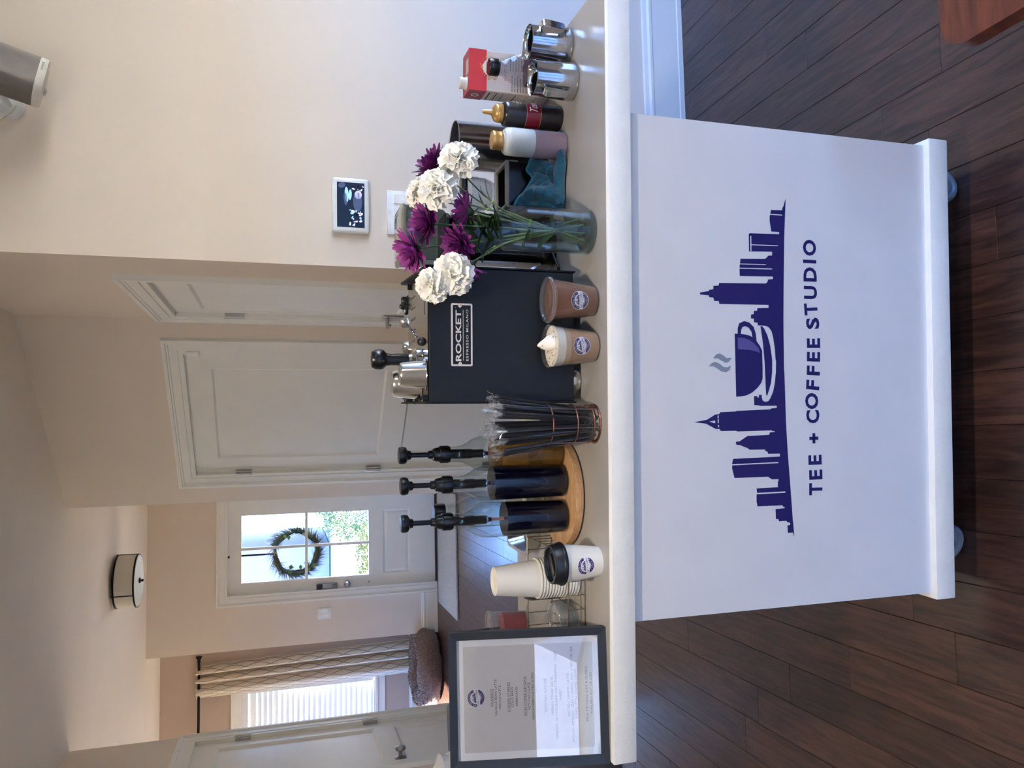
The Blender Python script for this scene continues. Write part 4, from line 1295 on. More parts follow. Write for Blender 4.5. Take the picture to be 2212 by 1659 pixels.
# ------------------------------------------------------------------ round brand sticker (flat print, wrapped on cups)
def badge(mb, to3, r, tilt=0.0):
    ca, sa = math.cos(tilt), math.sin(tilt)
    def T3(l):
        return lambda a, b: to3((a * ca - b * sa) * r, (a * sa + b * ca) * r, l)
    def ringp(r0, r1, a0, a1, n, mi, l):
        f = T3(l)
        vs, fs = [], []
        for i in range(n + 1):
            a = R(a0 + (a1 - a0) * i / n)
            vs += [f(r0 * math.cos(a), r0 * math.sin(a)), f(r1 * math.cos(a), r1 * math.sin(a))]
        for i in range(n):
            fs.append((2 * i, 2 * i + 1, 2 * i + 3, 2 * i + 2))
        mb.add(vs, fs, mi)
    for k in range(5):
        ringp(max(0.001, k / 5), (k + 1) / 5, 0, 360, 36, 0, 0)
    ringp(0.66, 0.95, 12, 196, 26, 1, 1)
    ringp(0.50, 0.93, 205, 340, 22, 1, 1)
    ringp(0.56, 0.60, 205, 340, 22, 0, 2)
    f = T3(1)
    base = 0.06
    for (x, w_, h) in [(-0.48, 0.07, 0.16), (-0.39, 0.08, 0.26), (-0.29, 0.07, 0.36), (-0.20, 0.06, 0.24), (-0.12, 0.06, 0.48), (0.14, 0.06, 0.42), (0.22, 0.08, 0.30), (0.31, 0.07, 0.34), (0.40, 0.08, 0.22), (0.48, 0.06, 0.12)]:
        mb.flat([(x, base), (x + w_, base), (x + w_, base + h), (x, base + h)], f, 1)
    mb.flat([(-0.54, base - 0.05), (0.54, base - 0.05), (0.5, base + 0.07), (-0.5, base + 0.07)], f, 1)
    mb.flat([(-0.13, 0.26), (0.15, 0.26), (0.12, 0.14), (0.06, 0.08), (-0.04, 0.08), (-0.10, 0.14)], T3(2), 1)
    # white name band and its script
    fb = T3(2)
    for k in range(8):
        x0, x1 = -0.97 + 1.94 * k / 8, -0.97 + 1.94 * (k + 1) / 8
        mb.flat([(x0, -0.36), (x1, -0.36), (x1, 0.03), (x0, 0.03)], fb, 0)
    lettering(mb, 'Tee + Coffee', T3(3), 0.0, -0.25, 0.34, 2, 0.0, 0.35, width=1.72)
    fr = T3(2)
    s_ = '* ATL COFFEE CART *'
    for i, ch in enumerate(s_):
        a = R(190 - 172 * (i + 0.5) / len(s_))
        lettering(mb, ch, fr, 0.74 * math.cos(a), 0.74 * math.sin(a), 0.17, 0, 0.01, rot=a - PI / 2)
    for i, ch in enumerate('* STUDIO *'):
        a = R(225 + 95 * (i + 0.5) / 10)
        lettering(mb, ch, fr, 0.83 * math.cos(a), 0.83 * math.sin(a), 0.14, 0, 0.01, rot=a + PI / 2)

def sticker_on_cup(parent, Rz, z0, r, ang, tilt):
    mb = M()
    def to3(s, t, l):
        z = z0 + t
        rr = Rz(z) + 0.0003 + 0.00015 * l
        a = R(ang) + s / rr
        return (rr * math.cos(a), rr * math.sin(a), z)
    badge(mb, to3, r, tilt)
    return mb.build('sticker', [STICKW, STICKP, INK], parent, smooth=False, fixn=False, label='round purple and white brand sticker')

# ------------------------------------------------------------------ framed menu
FR = thing('framed_menu', 'black framed coffee menu leaning back at the end of the cart', 'picture frame', CT(-0.619, 0.022, HC + 0.0005), (R(-12.5), 0, PHI + R(3.7)))
FWd, FHt, FB = 0.2490, 0.2970, 0.0150
FRM = mat('frame_black_wood', '#23272d', 0.45, 0, 0.08, 40)
for (a, b, c, d) in [((0, 0), (FWd, 0), (FWd - FB, FB), (FB, FB)), ((FWd, 0), (FWd, FHt), (FWd - FB, FHt - FB), (FWd - FB, FB)), ((FWd, FHt), (0, FHt), (FB, FHt - FB), (FWd - FB, FHt - FB)), ((0, FHt), (0, 0), (FB, FB), (FB, FHt - FB))]:
    q = [(p_[0] - FWd / 2, p_[1]) for p_ in (a, b, c, d)]
    mb = M()
    vs = [(q[0][0], 0.0, q[0][1]), (q[1][0], 0.0, q[1][1]), (q[2][0], 0.003, q[2][1]), (q[3][0], 0.003, q[3][1])] + [(x, 0.018, z) for x, z in q]
    mb.add(vs, [(0, 1, 2, 3), (4, 7, 6, 5), (0, 4, 5, 1), (1, 5, 6, 2), (2, 6, 7, 3), (3, 7, 4, 0)])
    mb.build('frame_side', FRM, FR, smooth=False)
M().box(-FWd / 2 + FB - 0.001, 0.0082, FB - 0.001, FWd / 2 - FB + 0.001, 0.012, FHt - FB + 0.001).build('print_sheet', mat('menu_paper', '#e2deea', 0.6, var=0.01), FR, smooth=False)
M().box(-FWd / 2 + 0.004, 0.0122, 0.004, FWd / 2 - 0.004, 0.017, FHt - 0.004).build('backing', mat('backing_board', '#3a3430', 0.8), FR, smooth=False)
M().box(-FWd / 2 + FB, 0.0050, FB, FWd / 2 - FB, 0.0062, FHt - FB).build('glass', PANE, FR, smooth=False)
M().add([(-0.02, 0.018, 0.20), (0.02, 0.018, 0.20), (0.03, 0.085, 0.0075), (-0.03, 0.085, 0.0075), (-0.02, 0.020, 0.20), (0.02, 0.020, 0.20), (0.03, 0.087, 0.0078), (-0.03, 0.087, 0.0078)], [(0, 1, 2, 3), (7, 6, 5, 4), (0, 4, 5, 1), (1, 5, 6, 2), (2, 6, 7, 3), (3, 7, 4, 0)]).build('easel_leg', mat('backing_board', '#3a3430', 0.8), FR, smooth=False)
mb = M()
mb.flat([(-0.096, 0.026), (0.0965, 0.026), (0.0965, 0.270), (-0.096, 0.270)], lambda a, b: (a, 0.00810, b), 0)
IH = FHt - 2 * FB
def row(X):
    return FHt - FB - (X - 135) / 1610.0 * IH
def mt(a, b):
    return (a, 0.00795, b)
for (X, s_, wd, ul) in [(535, 'CLASSICS', 0.032, 1), (580, 'VANILLA BEAN LATTE', 0.066, 0), (625, 'MOCHA LATTE', 0.043, 0), (725, 'COFFEE STAPLES', 0.054, 1), (767, 'COLD BREW', 0.037, 0), (815, 'AMERICANO', 0.036, 0), (910, 'NON COFFEE OPTIONS', 0.071, 1), (955, 'HOT CHOCOLATE', 0.049, 0), (1000, 'PEACH HIBISCUS TEA (ICED)', 0.085, 0), (1140, 'SEASONAL FLAVORS', 0.062, 1), (1220, 'FRENCH TOAST LATTE-', 0.070, 0), (1265, 'ESPRESSO, BROWN SUGAR AND CINNAMON - COZY', 0.160, 0), (1315, 'SWEET', 0.021, 0), (1405, 'SALTED CARAMEL LATTE-', 0.082, 0), (1450, 'SMOOTH ESPRESSO, SILKY CARAMEL AND A HINT OF SEA', 0.175, 0), (1492, 'TOPPED WITH WHIPPED CREAM', 0.091, 0), (1615, 'MILK OPTIONS: OAT & 2% MILK', 0.101, 0), (1665, 'AVAILABLE HOT OR ICED', 0.077, 0)]:
    z = row(X)
    lettering(mb, s_, mt, 0.002, z, 0.0060, 1, 0.0, 0.0, width=wd)
    if ul:
        mb.flat([(0.002 - wd / 2, z - 0.0013), (0.002 + wd / 2, z - 0.0013), (0.002 + wd / 2, z - 0.0009), (0.002 - wd / 2, z - 0.0009)], mt, 1)
mb.build('menu_print', [mat('menu_grey', '#c4bdc4', 0.6, var=0.02), INK], FR, smooth=False, fixn=False)
mb = M()
badge(mb, lambda a, b, l: (a + 0.003, 0.0080 - 0.00004 * l, b + row(345)), 0.0168, R(8))
mb.build('menu_emblem', [mat('emblem_white', '#cfcad6', 0.6), STICKP, INK], FR, smooth=False, fixn=False)

# ------------------------------------------------------------------ paper cups
BLID = mat('lid_black', '#17191d', 0.38, 0, 0.06, 40)
def cup_profile(r0, r1, h, t=0.0008):
    return [(0.0005, 0.004), (r0 - 0.002, 0.004), (r0 - 0.0018, 0.0), (r0, 0.0), (r1, h - 0.002), (r1 + 0.0018, h - 0.002), (r1 + 0.0022, h), (r1 + 0.0010, h + 0.0012), (r1 - t, h), (r0 - t, 0.005), (0.0005, 0.005)]
PC = onc('paper_cup', 'white paper cup with black sip lid and brand sticker', 'cup', -0.378, 0.0666)
M().lathe(cup_profile(0.0282, 0.0372, 0.0800), 48).build('cup_body', CUPW, PC)
lid = M()
lid.lathe([(0.0372, 0.0740), (0.0402, 0.0742), (0.0408, 0.0775), (0.0402, 0.0800), (0.0398, 0.0812), (0.0384, 0.0822), (0.0380, 0.0850), (0.0370, 0.0960), (0.0355, 0.0985), (0.0325, 0.0985), (0.0315, 0.0970), (0.0312, 0.0925), (0.0295, 0.0910), (0.0005, 0.0915)], 56)
L_ = lid.build('lid', BLID, PC)
mb = M()
mb.rbox(-0.022, -0.005, 0.0912, 0.020, 0.004, 0.0955, 0.0015)
mb.move(Matrix.Rotation(R(35), 4, 'Z'))
mb.lathe([(0.0034, 0.0988), (0.0040, 0.0985), (0.0034, 0.0982)], 12, (0.016, 0.030, 0))
mb.build('sip_tab', BLID, L_)
mb = M()
for k in range(44):
    a = 2 * PI * k / 44
    mb.box(-0.0012, -0.0004, 0.0755, 0.0012, 0.0006, 0.0790)
    mb.move(Matrix.Rotation(a, 4, 'Z') @ Matrix.Translation((0, -0.0407, 0)), len(mb.v) - 8)
mb.build('lid_knurl', BLID, L_, smooth=False)
sticker_on_cup(PC, lambda z: 0.0282 + (0.0372 - 0.0282) * z / 0.08, 0.0370, 0.0178, -90 - 1, R(6))

# inverted stack: every cup a cup
inv = [(0.0005, 0.088), (0.0262, 0.088), (0.0268, 0.093), (0.0285, 0.093), (0.0384, 0.0046), (0.0404, 0.0046), (0.0414, 0.0032), (0.0414, 0.0014), (0.0402, 0.0002), (0.0380, 0.0010), (0.0376, 0.0046), (0.0277, 0.0875), (0.0005, 0.0872)]
cm_ = M().lathe(inv, 44).data('paper_cup', CUPW)
NST = 14
for k in range(NST):
    top = k == NST - 1
    o = put('paper_cup', cm_, None, CT(-0.433 + 0.0004 * math.sin(k), 0.192, HC + 0.0012 + k * 0.0062))
    tag(o, 'topmost upside-down white paper cup of the tall stack' if top else 'white paper cup nested upside down in the tall stack, only its rim showing', 'cup', 'stacked paper cups')
    o.rotation_euler = (0, 0, 0.6 * k)

# black sip lids stacked behind the cups
bl = M().lathe([(0.0385, 0.0), (0.0405, 0.0), (0.0405, 0.005), (0.038, 0.007), (0.036, 0.018), (0.033, 0.0185), (0.031, 0.013), (0.0005, 0.013)], 40).data('cup_lid', BLID)
for k in range(12):
    o = put('cup_lid', bl, None, CT(-0.462, 0.285, HC + 0.001 + k * 0.0056))
    tag(o, 'black sip lid in the stack behind the white cups', 'cup lid', 'stacked black lids')
# clear cold-cup lids
CLID = thin('lid_clear_pet', '#f0f2f3', 0.04, 1.5, 0.10)
def flut(r_, z, a):
    return r_ + (0.0011 * math.sin(36 * a) if r_ > 0.0415 else 0)
cl_prof = [(0.0430, 0.0), (0.0445, 0.0005), (0.0448, 0.005), (0.0432, 0.0075), (0.0425, 0.0080), (0.038, 0.0080), (0.0365, 0.0050), (0.0350, 0.0046), (0.020, 0.0052), (0.0185, 0.0068), (0.0005, 0.0070)]
clm = M().lathe(cl_prof, 108, flute=flut).data('clear_lid', CLID)
for k in range(7):
    o = put('cup_lid', clm, None, CT(-0.532, 0.205, HC + 0.001 + k * 0.0054))
    tag(o, 'clear flat plastic lid in the low stack beside the framed menu', 'cup lid', 'stacked clear lids')
o = put('cup_lid', clm, None, CT(-0.535, 0.318, HC + 0.036))
o.rotation_euler = (R(-72), 0, PHI)
o.scale = (0.78, 0.78, 0.78)
tag(o, 'single clear plastic lid propped against the back wires of the rack', 'cup lid')

# ------------------------------------------------------------------ wire rack
WRK = onc('wire_rack', 'thin champagne wire rack around the paper cups and lids', 'rack', 0, 0)
x0, x1, y0, y1, hf, hb = -0.600, -0.374, 0.130, 0.332, 0.037, 0.058
mb = M()
rw_ = 0.0013
z0 = 0.0016
mb.tube([(x0, y0, z0), (x1, y0, z0), (x1, y1, z0), (x0, y1, z0)], rw_, 6, True)
mb.tube([(x0, y0, hf), (x1, y0, hf), (x1, y1, hb), (x0, y1, hb)], rw_ * 1.2, 6, True)
mb.build('rim_wire', GOLDWIRE, WRK)
mb = M()
for x in [x0 + 0.0283 * i for i in range(9)]:
    M().tube([(x, y0, z0), (x, y0, hf)], rw_ * 0.8, 5).build('upright_wire', GOLDWIRE, WRK)
    M().tube([(x, y1, z0), (x, y1, hb)], rw_ * 0.8, 5).build('upright_wire', GOLDWIRE, WRK)
for y in [y0 + 0.0289 * i for i in range(8)]:
    h_ = hf + (hb - hf) * (y - y0) / (y1 - y0)
    for x in (x0, x1):
        M().tube([(x, y, z0), (x, y, h_)], rw_ * 0.8, 5).build('upright_wire', GOLDWIRE, WRK)
    M().tube([(x0, y, 0.0006), (x1, y, 0.0006)], 0.0006, 5).build('floor_wire', GOLDWIRE, WRK)
mb = M()
mb.tube([(-0.4865, y0, 0.020), (-0.4865, y1, 0.030)], rw_ * 0.8, 5)
mb.tube([(x0, 0.243, 0.022), (-0.505, 0.243, 0.022)], rw_ * 0.8, 5)
mb.build('divider_wire', GOLDWIRE, WRK)

# ------------------------------------------------------------------ steel food pan, red tea
PN = onc('steel_pan', 'rectangular stainless steel food pan at the back of the cart', 'pan', -0.335, 0.478)
mb = M()
ring_o = squircle(0.098, 0.085, 0.02, 6)
ring_i = squircle(0.090, 0.077, 0.022, 6)
ring_b = squircle(0.080, 0.067, 0.02, 6)
n_ = len(ring_o)
vs = [(x, y, 0.036) for x, y in ring_o] + [(x, y, 0.040) for x, y in ring_o] + [(x, y, 0.040) for x, y in ring_i] + [(x, y, 0.003) for x, y in ring_b] + [(x * 1.02, y * 1.02, 0.001) for x, y in ring_b]
fs = []
for (a, b) in [(0, 1), (1, 2), (2, 3)]:
    fs += [(a * n_ + j, a * n_ + (j + 1) % n_, b * n_ + (j + 1) % n_, b * n_ + j) for j in range(n_)]
fs.append(tuple(3 * n_ + j for j in range(n_)))
fs += [(4 * n_ + j, 4 * n_ + (j + 1) % n_, (j + 1) % n_, j) for j in range(n_)]
fs.append(tuple(reversed([4 * n_ + j for j in range(n_)])))
mb.add(vs, fs)
mb.build('pan_shell', BRUSH, PN)

def cold_cup(t, r0, r1, h, fill, liqm, lid=True, name='drink', fillr=None):
    pr = [(0.0005, 0.002), (r0 - 0.003, 0.002), (r0 - 0.0015, 0.0), (r0, 0.001), (r0 + (r1 - r0) * 0.12, h * 0.09), (r1, h - 0.001), (r1 + 0.0012, h), (r1 + 0.0002, h + 0.0008)]
    M().lathe(pr, 56).build('cup_shell', PLASTIC, t)
    def rz(z):
        return r0 + (r1 - r0) * z / h - 0.0007
    M().lathe([(0.0005, 0.0026), (rz(0.0026) - 0.001, 0.0026), (rz(0.004), 0.004), (rz(fill), fill), (0.0005, fill)], 56).build(name, liqm, t)
    if lid:
        k = (r1 + 0.0022) / 0.0445
        lm = M().lathe([(r_ * k, z + h - 0.0035) for r_, z in cl_prof], 108, flute=flut)
        lm.build('lid', CLID, t)
    return rz

RT = onc('iced_tea_cup', 'clear lidded cup of red hibiscus tea with black straw', 'cup', -0.6234, 0.5278)
cold_cup(RT, 0.0275, 0.0325, 0.095, 0.066, mat('hibiscus_red', '#8c2b3a', 0.25, 0, 0.08, 12), name='tea')
SRT = onc('drinking_straw', 'single black straw standing in the red iced tea', 'straw', -0.634, 0.527, HC + 0.070)
M().tube([(0.003, 0, 0), (0.0, -0.002, 0.105)], 0.0034, 10).build('tube', BLACKP, SRT)

# ------------------------------------------------------------------ round board and pump bottles
BD = onc('serving_board', 'round pale wood turntable board under the pump bottles', 'board', -0.264, 0.238)
BDW = wood('beech_wood', '#b98a5c', '#d3a878', (2, 14, 14), 3.0, 0.45, 0.1, 0.0, 0.04)
M().lathe([(0.0005, 0.0025), (0.110, 0.0025), (0.1132, 0.005), (0.1140, 0.010), (0.1125, 0.0185), (0.110, 0.020), (0.0005, 0.020)], 72).build('disc', BDW, BD)
M().lathe([(0.0005, 0.0), (0.09, 0.0), (0.09, 0.0025), (0.0005, 0.0025)], 40).build('turning_base', BLACKP, BD)
ZB = HC + 0.0202
bot_prof = [(0.0005, 0.004), (0.026, 0.003), (0.030, 0.0), (0.0335, 0.003), (0.0340, 0.008), (0.0358, 0.150), (0.0362, 0.166), (0.0350, 0.180), (0.0300, 0.194), (0.0225, 0.205), (0.0172, 0.216), (0.0158, 0.228), (0.0155, 0.247)]
def bottle(label, x, y, fill, liqm, pump=True, rot=0.0):
    B_ = onc('syrup_bottle', label, 'bottle', x, y, ZB, rot, 'glass syrup bottles on the round board')
    M().lathe(bot_prof, 56).build('glass', BOTGLASS, B_)
    if fill:
        pr = [(0.0005, 0.0045), (0.029, 0.0045), (0.0325, 0.008)]
        for (r_, z) in bot_prof[5:]:
            if z < fill:
                pr.append((r_ - 0.0012, z))
        import bisect
        rr = next((bot_prof[i][0] + (bot_prof[i + 1][0] - bot_prof[i][0]) * (fill - bot_prof[i][1]) / (bot_prof[i + 1][1] - bot_prof[i][1]) for i in range(4, len(bot_prof) - 1) if bot_prof[i][1] <= fill <= bot_prof[i + 1][1]), 0.034)
        pr += [(rr - 0.0012, fill), (0.0005, fill)]
        M().lathe(pr, 56).build('syrup', liqm, B_)
    if pump:
        P_ = M()
        P_.lathe([(0.0005, 0.240), (0.0165, 0.240), (0.0170, 0.243), (0.0170, 0.260), (0.0160, 0.262), (0.0145, 0.262), (0.0140, 0.268), (0.0120, 0.274), (0.0085, 0.276), (0.0080, 0.283), (0.0055, 0.285), (0.0050, 0.285), (0.0050, 0.318), (0.0085, 0.320), (0.0095, 0.326), (0.0165, 0.330), (0.0178, 0.336), (0.0172, 0.342), (0.0150, 0.344), (0.0005, 0.344)], 28)
        pm = P_.build('pump', BLACKP, B_)
        mb = M()
        for k in range(24):
            a = 2 * PI * k / 24
            mb.box(-0.0006, -0.0005, 0.2435, 0.0006, 0.0004, 0.2595)
            mb.move(Matrix.Rotation(a, 4, 'Z') @ Matrix.Translation((0, -0.0171, 0)), len(mb.v) - 8)
        mb.build('collar_rib', BLACKP, pm, smooth=False)
        M().tube([(0, 0.012, 0.336), (0, 0.034, 0.337), (0, 0.042, 0.329)], 0.0042, 8).build('spout', BLACKP, pm)
        d_ = M()
        d_.lathe([(0.0005, 0.240), (0.0098, 0.240), (0.0098, 0.196), (0.0085, 0.192), (0.0085, 0.170), (0.0045, 0.165), (0.0045, 0.160), (0.0005, 0.160)], 20)
        d_.build('pump_barrel', BLACKP, B_)
        M().tube([(0, 0, 0.162), (0.002, 0, 0.02)], 0.0032, 8).build('dip_tube', mat('dip_tube', '#9a6a58', 0.4), B_)
    else:
        M().lathe([(0.0005, 0.236), (0.0175, 0.236), (0.0178, 0.238), (0.0178, 0.258), (0.0165, 0.260), (0.0005, 0.260)], 28).build('screw_cap', BLACKP, B_)
    return B_
DARKSYR = mat('dark_syrup', '#0b0a1e', 0.15, 0, 0.1, 8)
AMBER = thin('amber_syrup', '#dcb878', 0.02, 1.36, 0.30, '#c09a50')
bottle('pump bottle of dark syrup filled two-thirds, nearest the white cups', -0.3068, 0.1931, 0.133, DARKSYR, True, 0.1)
bottle('pump bottle of dark syrup filled to the shoulder, middle of the board', -0.2333, 0.1958, 0.158, DARKSYR, True, -0.1)
bottle('pump bottle of amber syrup half hidden behind the straws', -0.1742, 0.2181, 0.150, AMBER, True, 0.0)
bottle('empty clear glass bottle with plain black cap behind the pump bottles', -0.302, 0.293, 0, None, False)

BX = onc('tea_box', 'small white and maroon box behind the dark syrup bottle', 'box', -0.196, 0.372)
mb = M()
mb.box(-0.022, -0.02, 0.0, 0.022, 0.02, 0.030, 1)
mb.box(-0.022, -0.02, 0.030, 0.022, 0.02, 0.048, 2)
mb.box(-0.022, -0.02, 0.048, 0.022, 0.02, 0.098, 0)
mb.build('carton', [mat('box_white', '#cfcbc6', 0.5), mat('box_brown', '#6b4a3a', 0.5), mat('box_maroon', '#4a1f24', 0.5)], BX, smooth=False)

# ------------------------------------------------------------------ straws in a copper basket
BK2 = onc('straw_basket', 'round copper wire basket holding wrapped straws', 'basket', -0.1115, 0.0785)
def circ(r_, z, n=40):
    return [(r_ * math.cos(2 * PI * i / n), r_ * math.sin(2 * PI * i / n), z) for i in range(n)]
for (r_, z, t_) in [(0.0375, 0.0018, 0.0018), (0.0340, 0.0016, 0.0014), (0.0375, 0.014, 0.0013), (0.0380, 0.048, 0.0013), (0.0392, 0.098, 0.0013)]:
    M().tube(circ(r_, z), t_, 6, True).build('ring_wire', COPPER, BK2)
mb = M()
for k in range(6):
    a = 2 * PI * k / 6 + 0.35
    M().tube([(0.0375 * math.cos(a), 0.0375 * math.sin(a), 0.002), (0.038 * math.cos(a), 0.038 * math.sin(a), 0.05), (0.0392 * math.cos(a), 0.0392 * math.sin(a), 0.098)], 0.0010, 5).build('upright_wire', COPPER, BK2)
for k in range(3):
    a = PI * k / 3
    mb.tube([(0.034 * math.cos(a), 0.034 * math.sin(a), 0.0012), (-0.034 * math.cos(a), -0.034 * math.sin(a), 0.0012)], 0.0008, 5)
mb.build('base_wire', COPPER, BK2)
WRAP = thin('cellophane', '#f4f5f6', 0.08, 1.45, 0.03)
CRMP = thin('cellophane_crumple', '#f4f5f6', 0.12, 1.7, 0.16)
SL = 0.172
st_me = M().tube([(0, 0, 0.012), (0, 0, 0.012 + SL)], 0.0030, 10).data('straw_tube', BLACKP)
wraps = []
rs = random.Random(21)
for v_ in range(4):
    wm = M()
    wm.tube([(0, 0, 0.0), (0, 0, 0.010), (0, 0, SL + 0.014), (0, 0, SL + 0.018)], [0.0042, 0.0038, 0.0038, 0.0042], 7, cap=False)
    for k in range(9):
        a = rs.random() * 2 * PI
        r0 = 0.003
        p0 = Vector((r0 * math.cos(a), r0 * math.sin(a), SL + 0.014))
        p1 = p0 + Vector((rs.uniform(-.007, .007), rs.uniform(-.007, .007), rs.uniform(.008, .022)))
        p2 = p1 + Vector((rs.uniform(-.006, .006), rs.uniform(-.006, .006), rs.uniform(-.006, .008)))
        wm.add([p0, p1, p2], [(0, 1, 2)], 1)
        p3 = p2 + Vector((rs.uniform(-.006, .006), rs.uniform(-.006, .006), rs.uniform(-.008, .004)))
        wm.add([p1, p2, p3], [(0, 1, 2)], 1)
    wraps.append(wm.data('wrapper', [WRAP, CRMP], False, fixn=False))
spots = []
tries = 0
while len(spots) < 32 and tries < 4000:
    tries += 1
    a, rr = rs.random() * 2 * PI, 0.031 * math.sqrt(rs.random())
    q = (rr * math.cos(a), rr * math.sin(a))
    if all(math.hypot(q[0] - s[0], q[1] - s[1]) > 0.0080 for s in spots):
        spots.append(q)
for i, (bx_, by_) in enumerate(spots):
    tx, ty = bx_ * 1.75 + rs.uniform(-0.006, 0.006) - 0.002, by_ * 1.6 + rs.uniform(-0.005, 0.005)
    if i == 5:
        tx -= 0.016
    d = Vector((tx - bx_, ty - by_, SL)).normalized()
    zz = rs.uniform(0.0, 0.010)
    S_ = onc('wrapped_straw', 'black straw in clear wrapper standing in the copper basket', 'straw', -0.1115 + bx_, 0.0785 + by_, HC + 0.0035 + zz, 0, 'straws in the copper basket')
    S_.rotation_euler = (Matrix.Rotation(PHI, 3, 'Z') @ d.to_track_quat('Z', 'Y').to_matrix()).to_euler()
    put('tube', st_me, S_)
    o = put('wrapper', wraps[i % 4], S_)
    o.rotation_euler = (0, 0, i * 1.3)

# ------------------------------------------------------------------ iced drinks
MOCHA = mat('mocha_drink', '#8a5c40', 0.3, 0, 0.16, 30, sss=0.0)
LATTE = mat('latte_drink', '#b98f6c', 0.3, 0, 0.10, 18)
CREAM = mat('whipped_cream', '#f0e8d8', 0.55, 0, 0.04, 40, bump=0.1, bs=60)
IC = onc('iced_mocha', 'brown iced mocha in a clear cup with flat clear lid', 'cup', 0.1285, 0.0732)
rz = cold_cup(IC, 0.0285, 0.0415, 0.0955, 0.090, MOCHA, True, 'mocha')
sticker_on_cup(IC, rz, 0.0430, 0.0185, -96, R(3))
IL = onc('iced_latte', 'layered iced latte topped with a whipped cream peak', 'cup', 0.0389, 0.0702)
rz = cold_cup(IL, 0.0285, 0.0415, 0.0975, 0.062, LATTE, False, 'latte')
M().lathe([(0.0005, 0.0622), (rz(0.0622), 0.0622), (rz(0.073), 0.073), (0.0005, 0.073)], 56).build('foam', mat('latte_foam', '#c4a98a', 0.5, 0, 0.12, 30), IL)
M().lathe([(0.0005, 0.0732), (rz(0.0732), 0.0732), (rz(0.090), 0.090), (0.034, 0.0915), (0.02, 0.0900), (0.0005, 0.0905)], 56).build('cream', CREAM, IL)
mb = M()
def swirl(u, v):
    a = 2 * PI * u
    k = 1 - v
    rr = (0.0175 * k ** 0.8 + 0.0006) * (1 + 0.16 * math.sin(3 * a + 7 * v) * k)
    return (0.004 + rr * math.cos(a) - 0.004 * v * v, -0.006 + rr * math.sin(a), 0.0895 + 0.032 * v ** 0.8)
mb.grid(swirl, 36, 16, 0, True)
mb.build('cream_peak', CREAM, IL)
mb = M()
for k in range(70):
    a, rr = rs.random() * 6.283, 0.034 * math.sqrt(rs.random())
    c_ = (rr * math.cos(a), rr * math.sin(a), 0.0918)
    if k % 4 == 0:
        v_ = rs.random() * 0.95
        c_ = swirl(rs.random(), v_)
    mb.sphere(c_, rs.uniform(0.0004, 0.0011), 6, 4)
mb.build('cinnamon', mat('cinnamon', '#7a4a2a', 0.9), IL, kind='stuff')
sticker_on_cup(IL, rz, 0.0405, 0.0180, -91, R(8))

# ------------------------------------------------------------------ espresso machine (its back faces the camera)
EM_ = onc('espresso_machine', 'black and steel espresso machine with nameplate on its back', 'espresso machine', 0.063, 0.132)
MW, MD, MB_, MT = 0.130, 0.252, 0.0205, 0.318
M().rbox(-MW, 0.0, MB_, MW, 0.012, MT, 0.0012, 1).build('back_panel', MATTEBLK, EM_)
M().box(-MW + 0.002, 0.012, MB_ + 0.004, MW - 0.002, MD, MT - 0.006).build('body', STEEL, EM_, smooth=False)
for s_ in (-1, 1):
    q = M()
    q.add([(s_ * (MW + 0.004), -0.002, MB_ - 0.004), (s_ * (MW + 0.004), MD, MB_ - 0.004), (s_ * (MW + 0.004), MD, MT + 0.012), (s_ * (MW + 0.004), MD - 0.01, MT + 0.018), (s_ * (MW + 0.004), 0.004, MT + 0.006), (s_ * (MW + 0.004), -0.002, MT)] +
          [(s_ * (MW + 0.0006), -0.002, MB_ - 0.004), (s_ * (MW + 0.0006), MD, MB_ - 0.004), (s_ * (MW + 0.0006), MD, MT + 0.012), (s_ * (MW + 0.0006), MD - 0.01, MT + 0.018), (s_ * (MW + 0.0006), 0.004, MT + 0.006), (s_ * (MW + 0.0006), -0.002, MT)],
          [(0, 1, 2, 3, 4, 5), (11, 10, 9, 8, 7, 6)] + [(i, (i + 1) % 6, 6 + (i + 1) % 6, 6 + i) for i in range(6)])
    q.build('side_panel', BLACKM, EM_, smooth=False)
M().rbox(-MW, 0.0005, MT - 0.006, MW, MD, MT, 0.0015, 1).build('cup_tray', mat('tray_steel', '#c7c0b4', 0.18, 1.0, 0.04, 20), EM_)
mb = M()
for i in range(8):
    for j in range(4):
        x = 0.094 - i * 0.0235
        y = 0.155 + j * 0.0165
        mb.box(x - 0.002, y, MT - 0.0005, x + 0.002, y + 0.009, MT + 0.0002)
for (x, y) in [(0.055, 0.045), (-0.070, 0.040)]:
    mb.rbox(x - 0.013, y - 0.003, MT - 0.0005, x + 0.013, y + 0.003, MT + 0.0003, 0.0003, 1)
mb.build('vent_slot', BLACKP, EM_, smooth=False)
mb = M()
for s_ in (-1, 1):
    for y in (0.03, 0.13, 0.22):
        mb.box(s_ * (MW - 0.014), y, MT - 0.0004, s_ * (MW - 0.001), y + 0.003, MT + 0.006)
mb.build('rail_clip', BLACKM, EM_, smooth=False)
for (x, y) in [(-0.088, 0.040), (0.088, 0.040), (-0.088, 0.21), (0.088, 0.21)]:
    M().lathe([(0.0005, 0.0), (0.028, 0.0), (0.031, 0.003), (0.032, 0.010), (0.030, MB_ + 0.003), (0.0005, MB_ + 0.003)], 36, (x, y, 0)).build('foot', BRUSH, EM_)
BDG = bpy.data.objects.new('nameplate', None)
COL.objects.link(BDG)
BDG.parent = EM_
BDG.location = (0.0, 0, 0.2531)
def rrect(hx, hy, rr, n=5):
    return squircle(hx, hy, rr, n)
LT = mat('nameplate_cream', '#e6dcd2', 0.4, 0.2)
mb = M()
mb.prism(rrect(0.0610, 0.0212, 0.003), lambda a, b, t: (a, -t, b), 0.0, 0.0014)
mb.build('plate', LT, BDG, smooth=False)
mb = M()
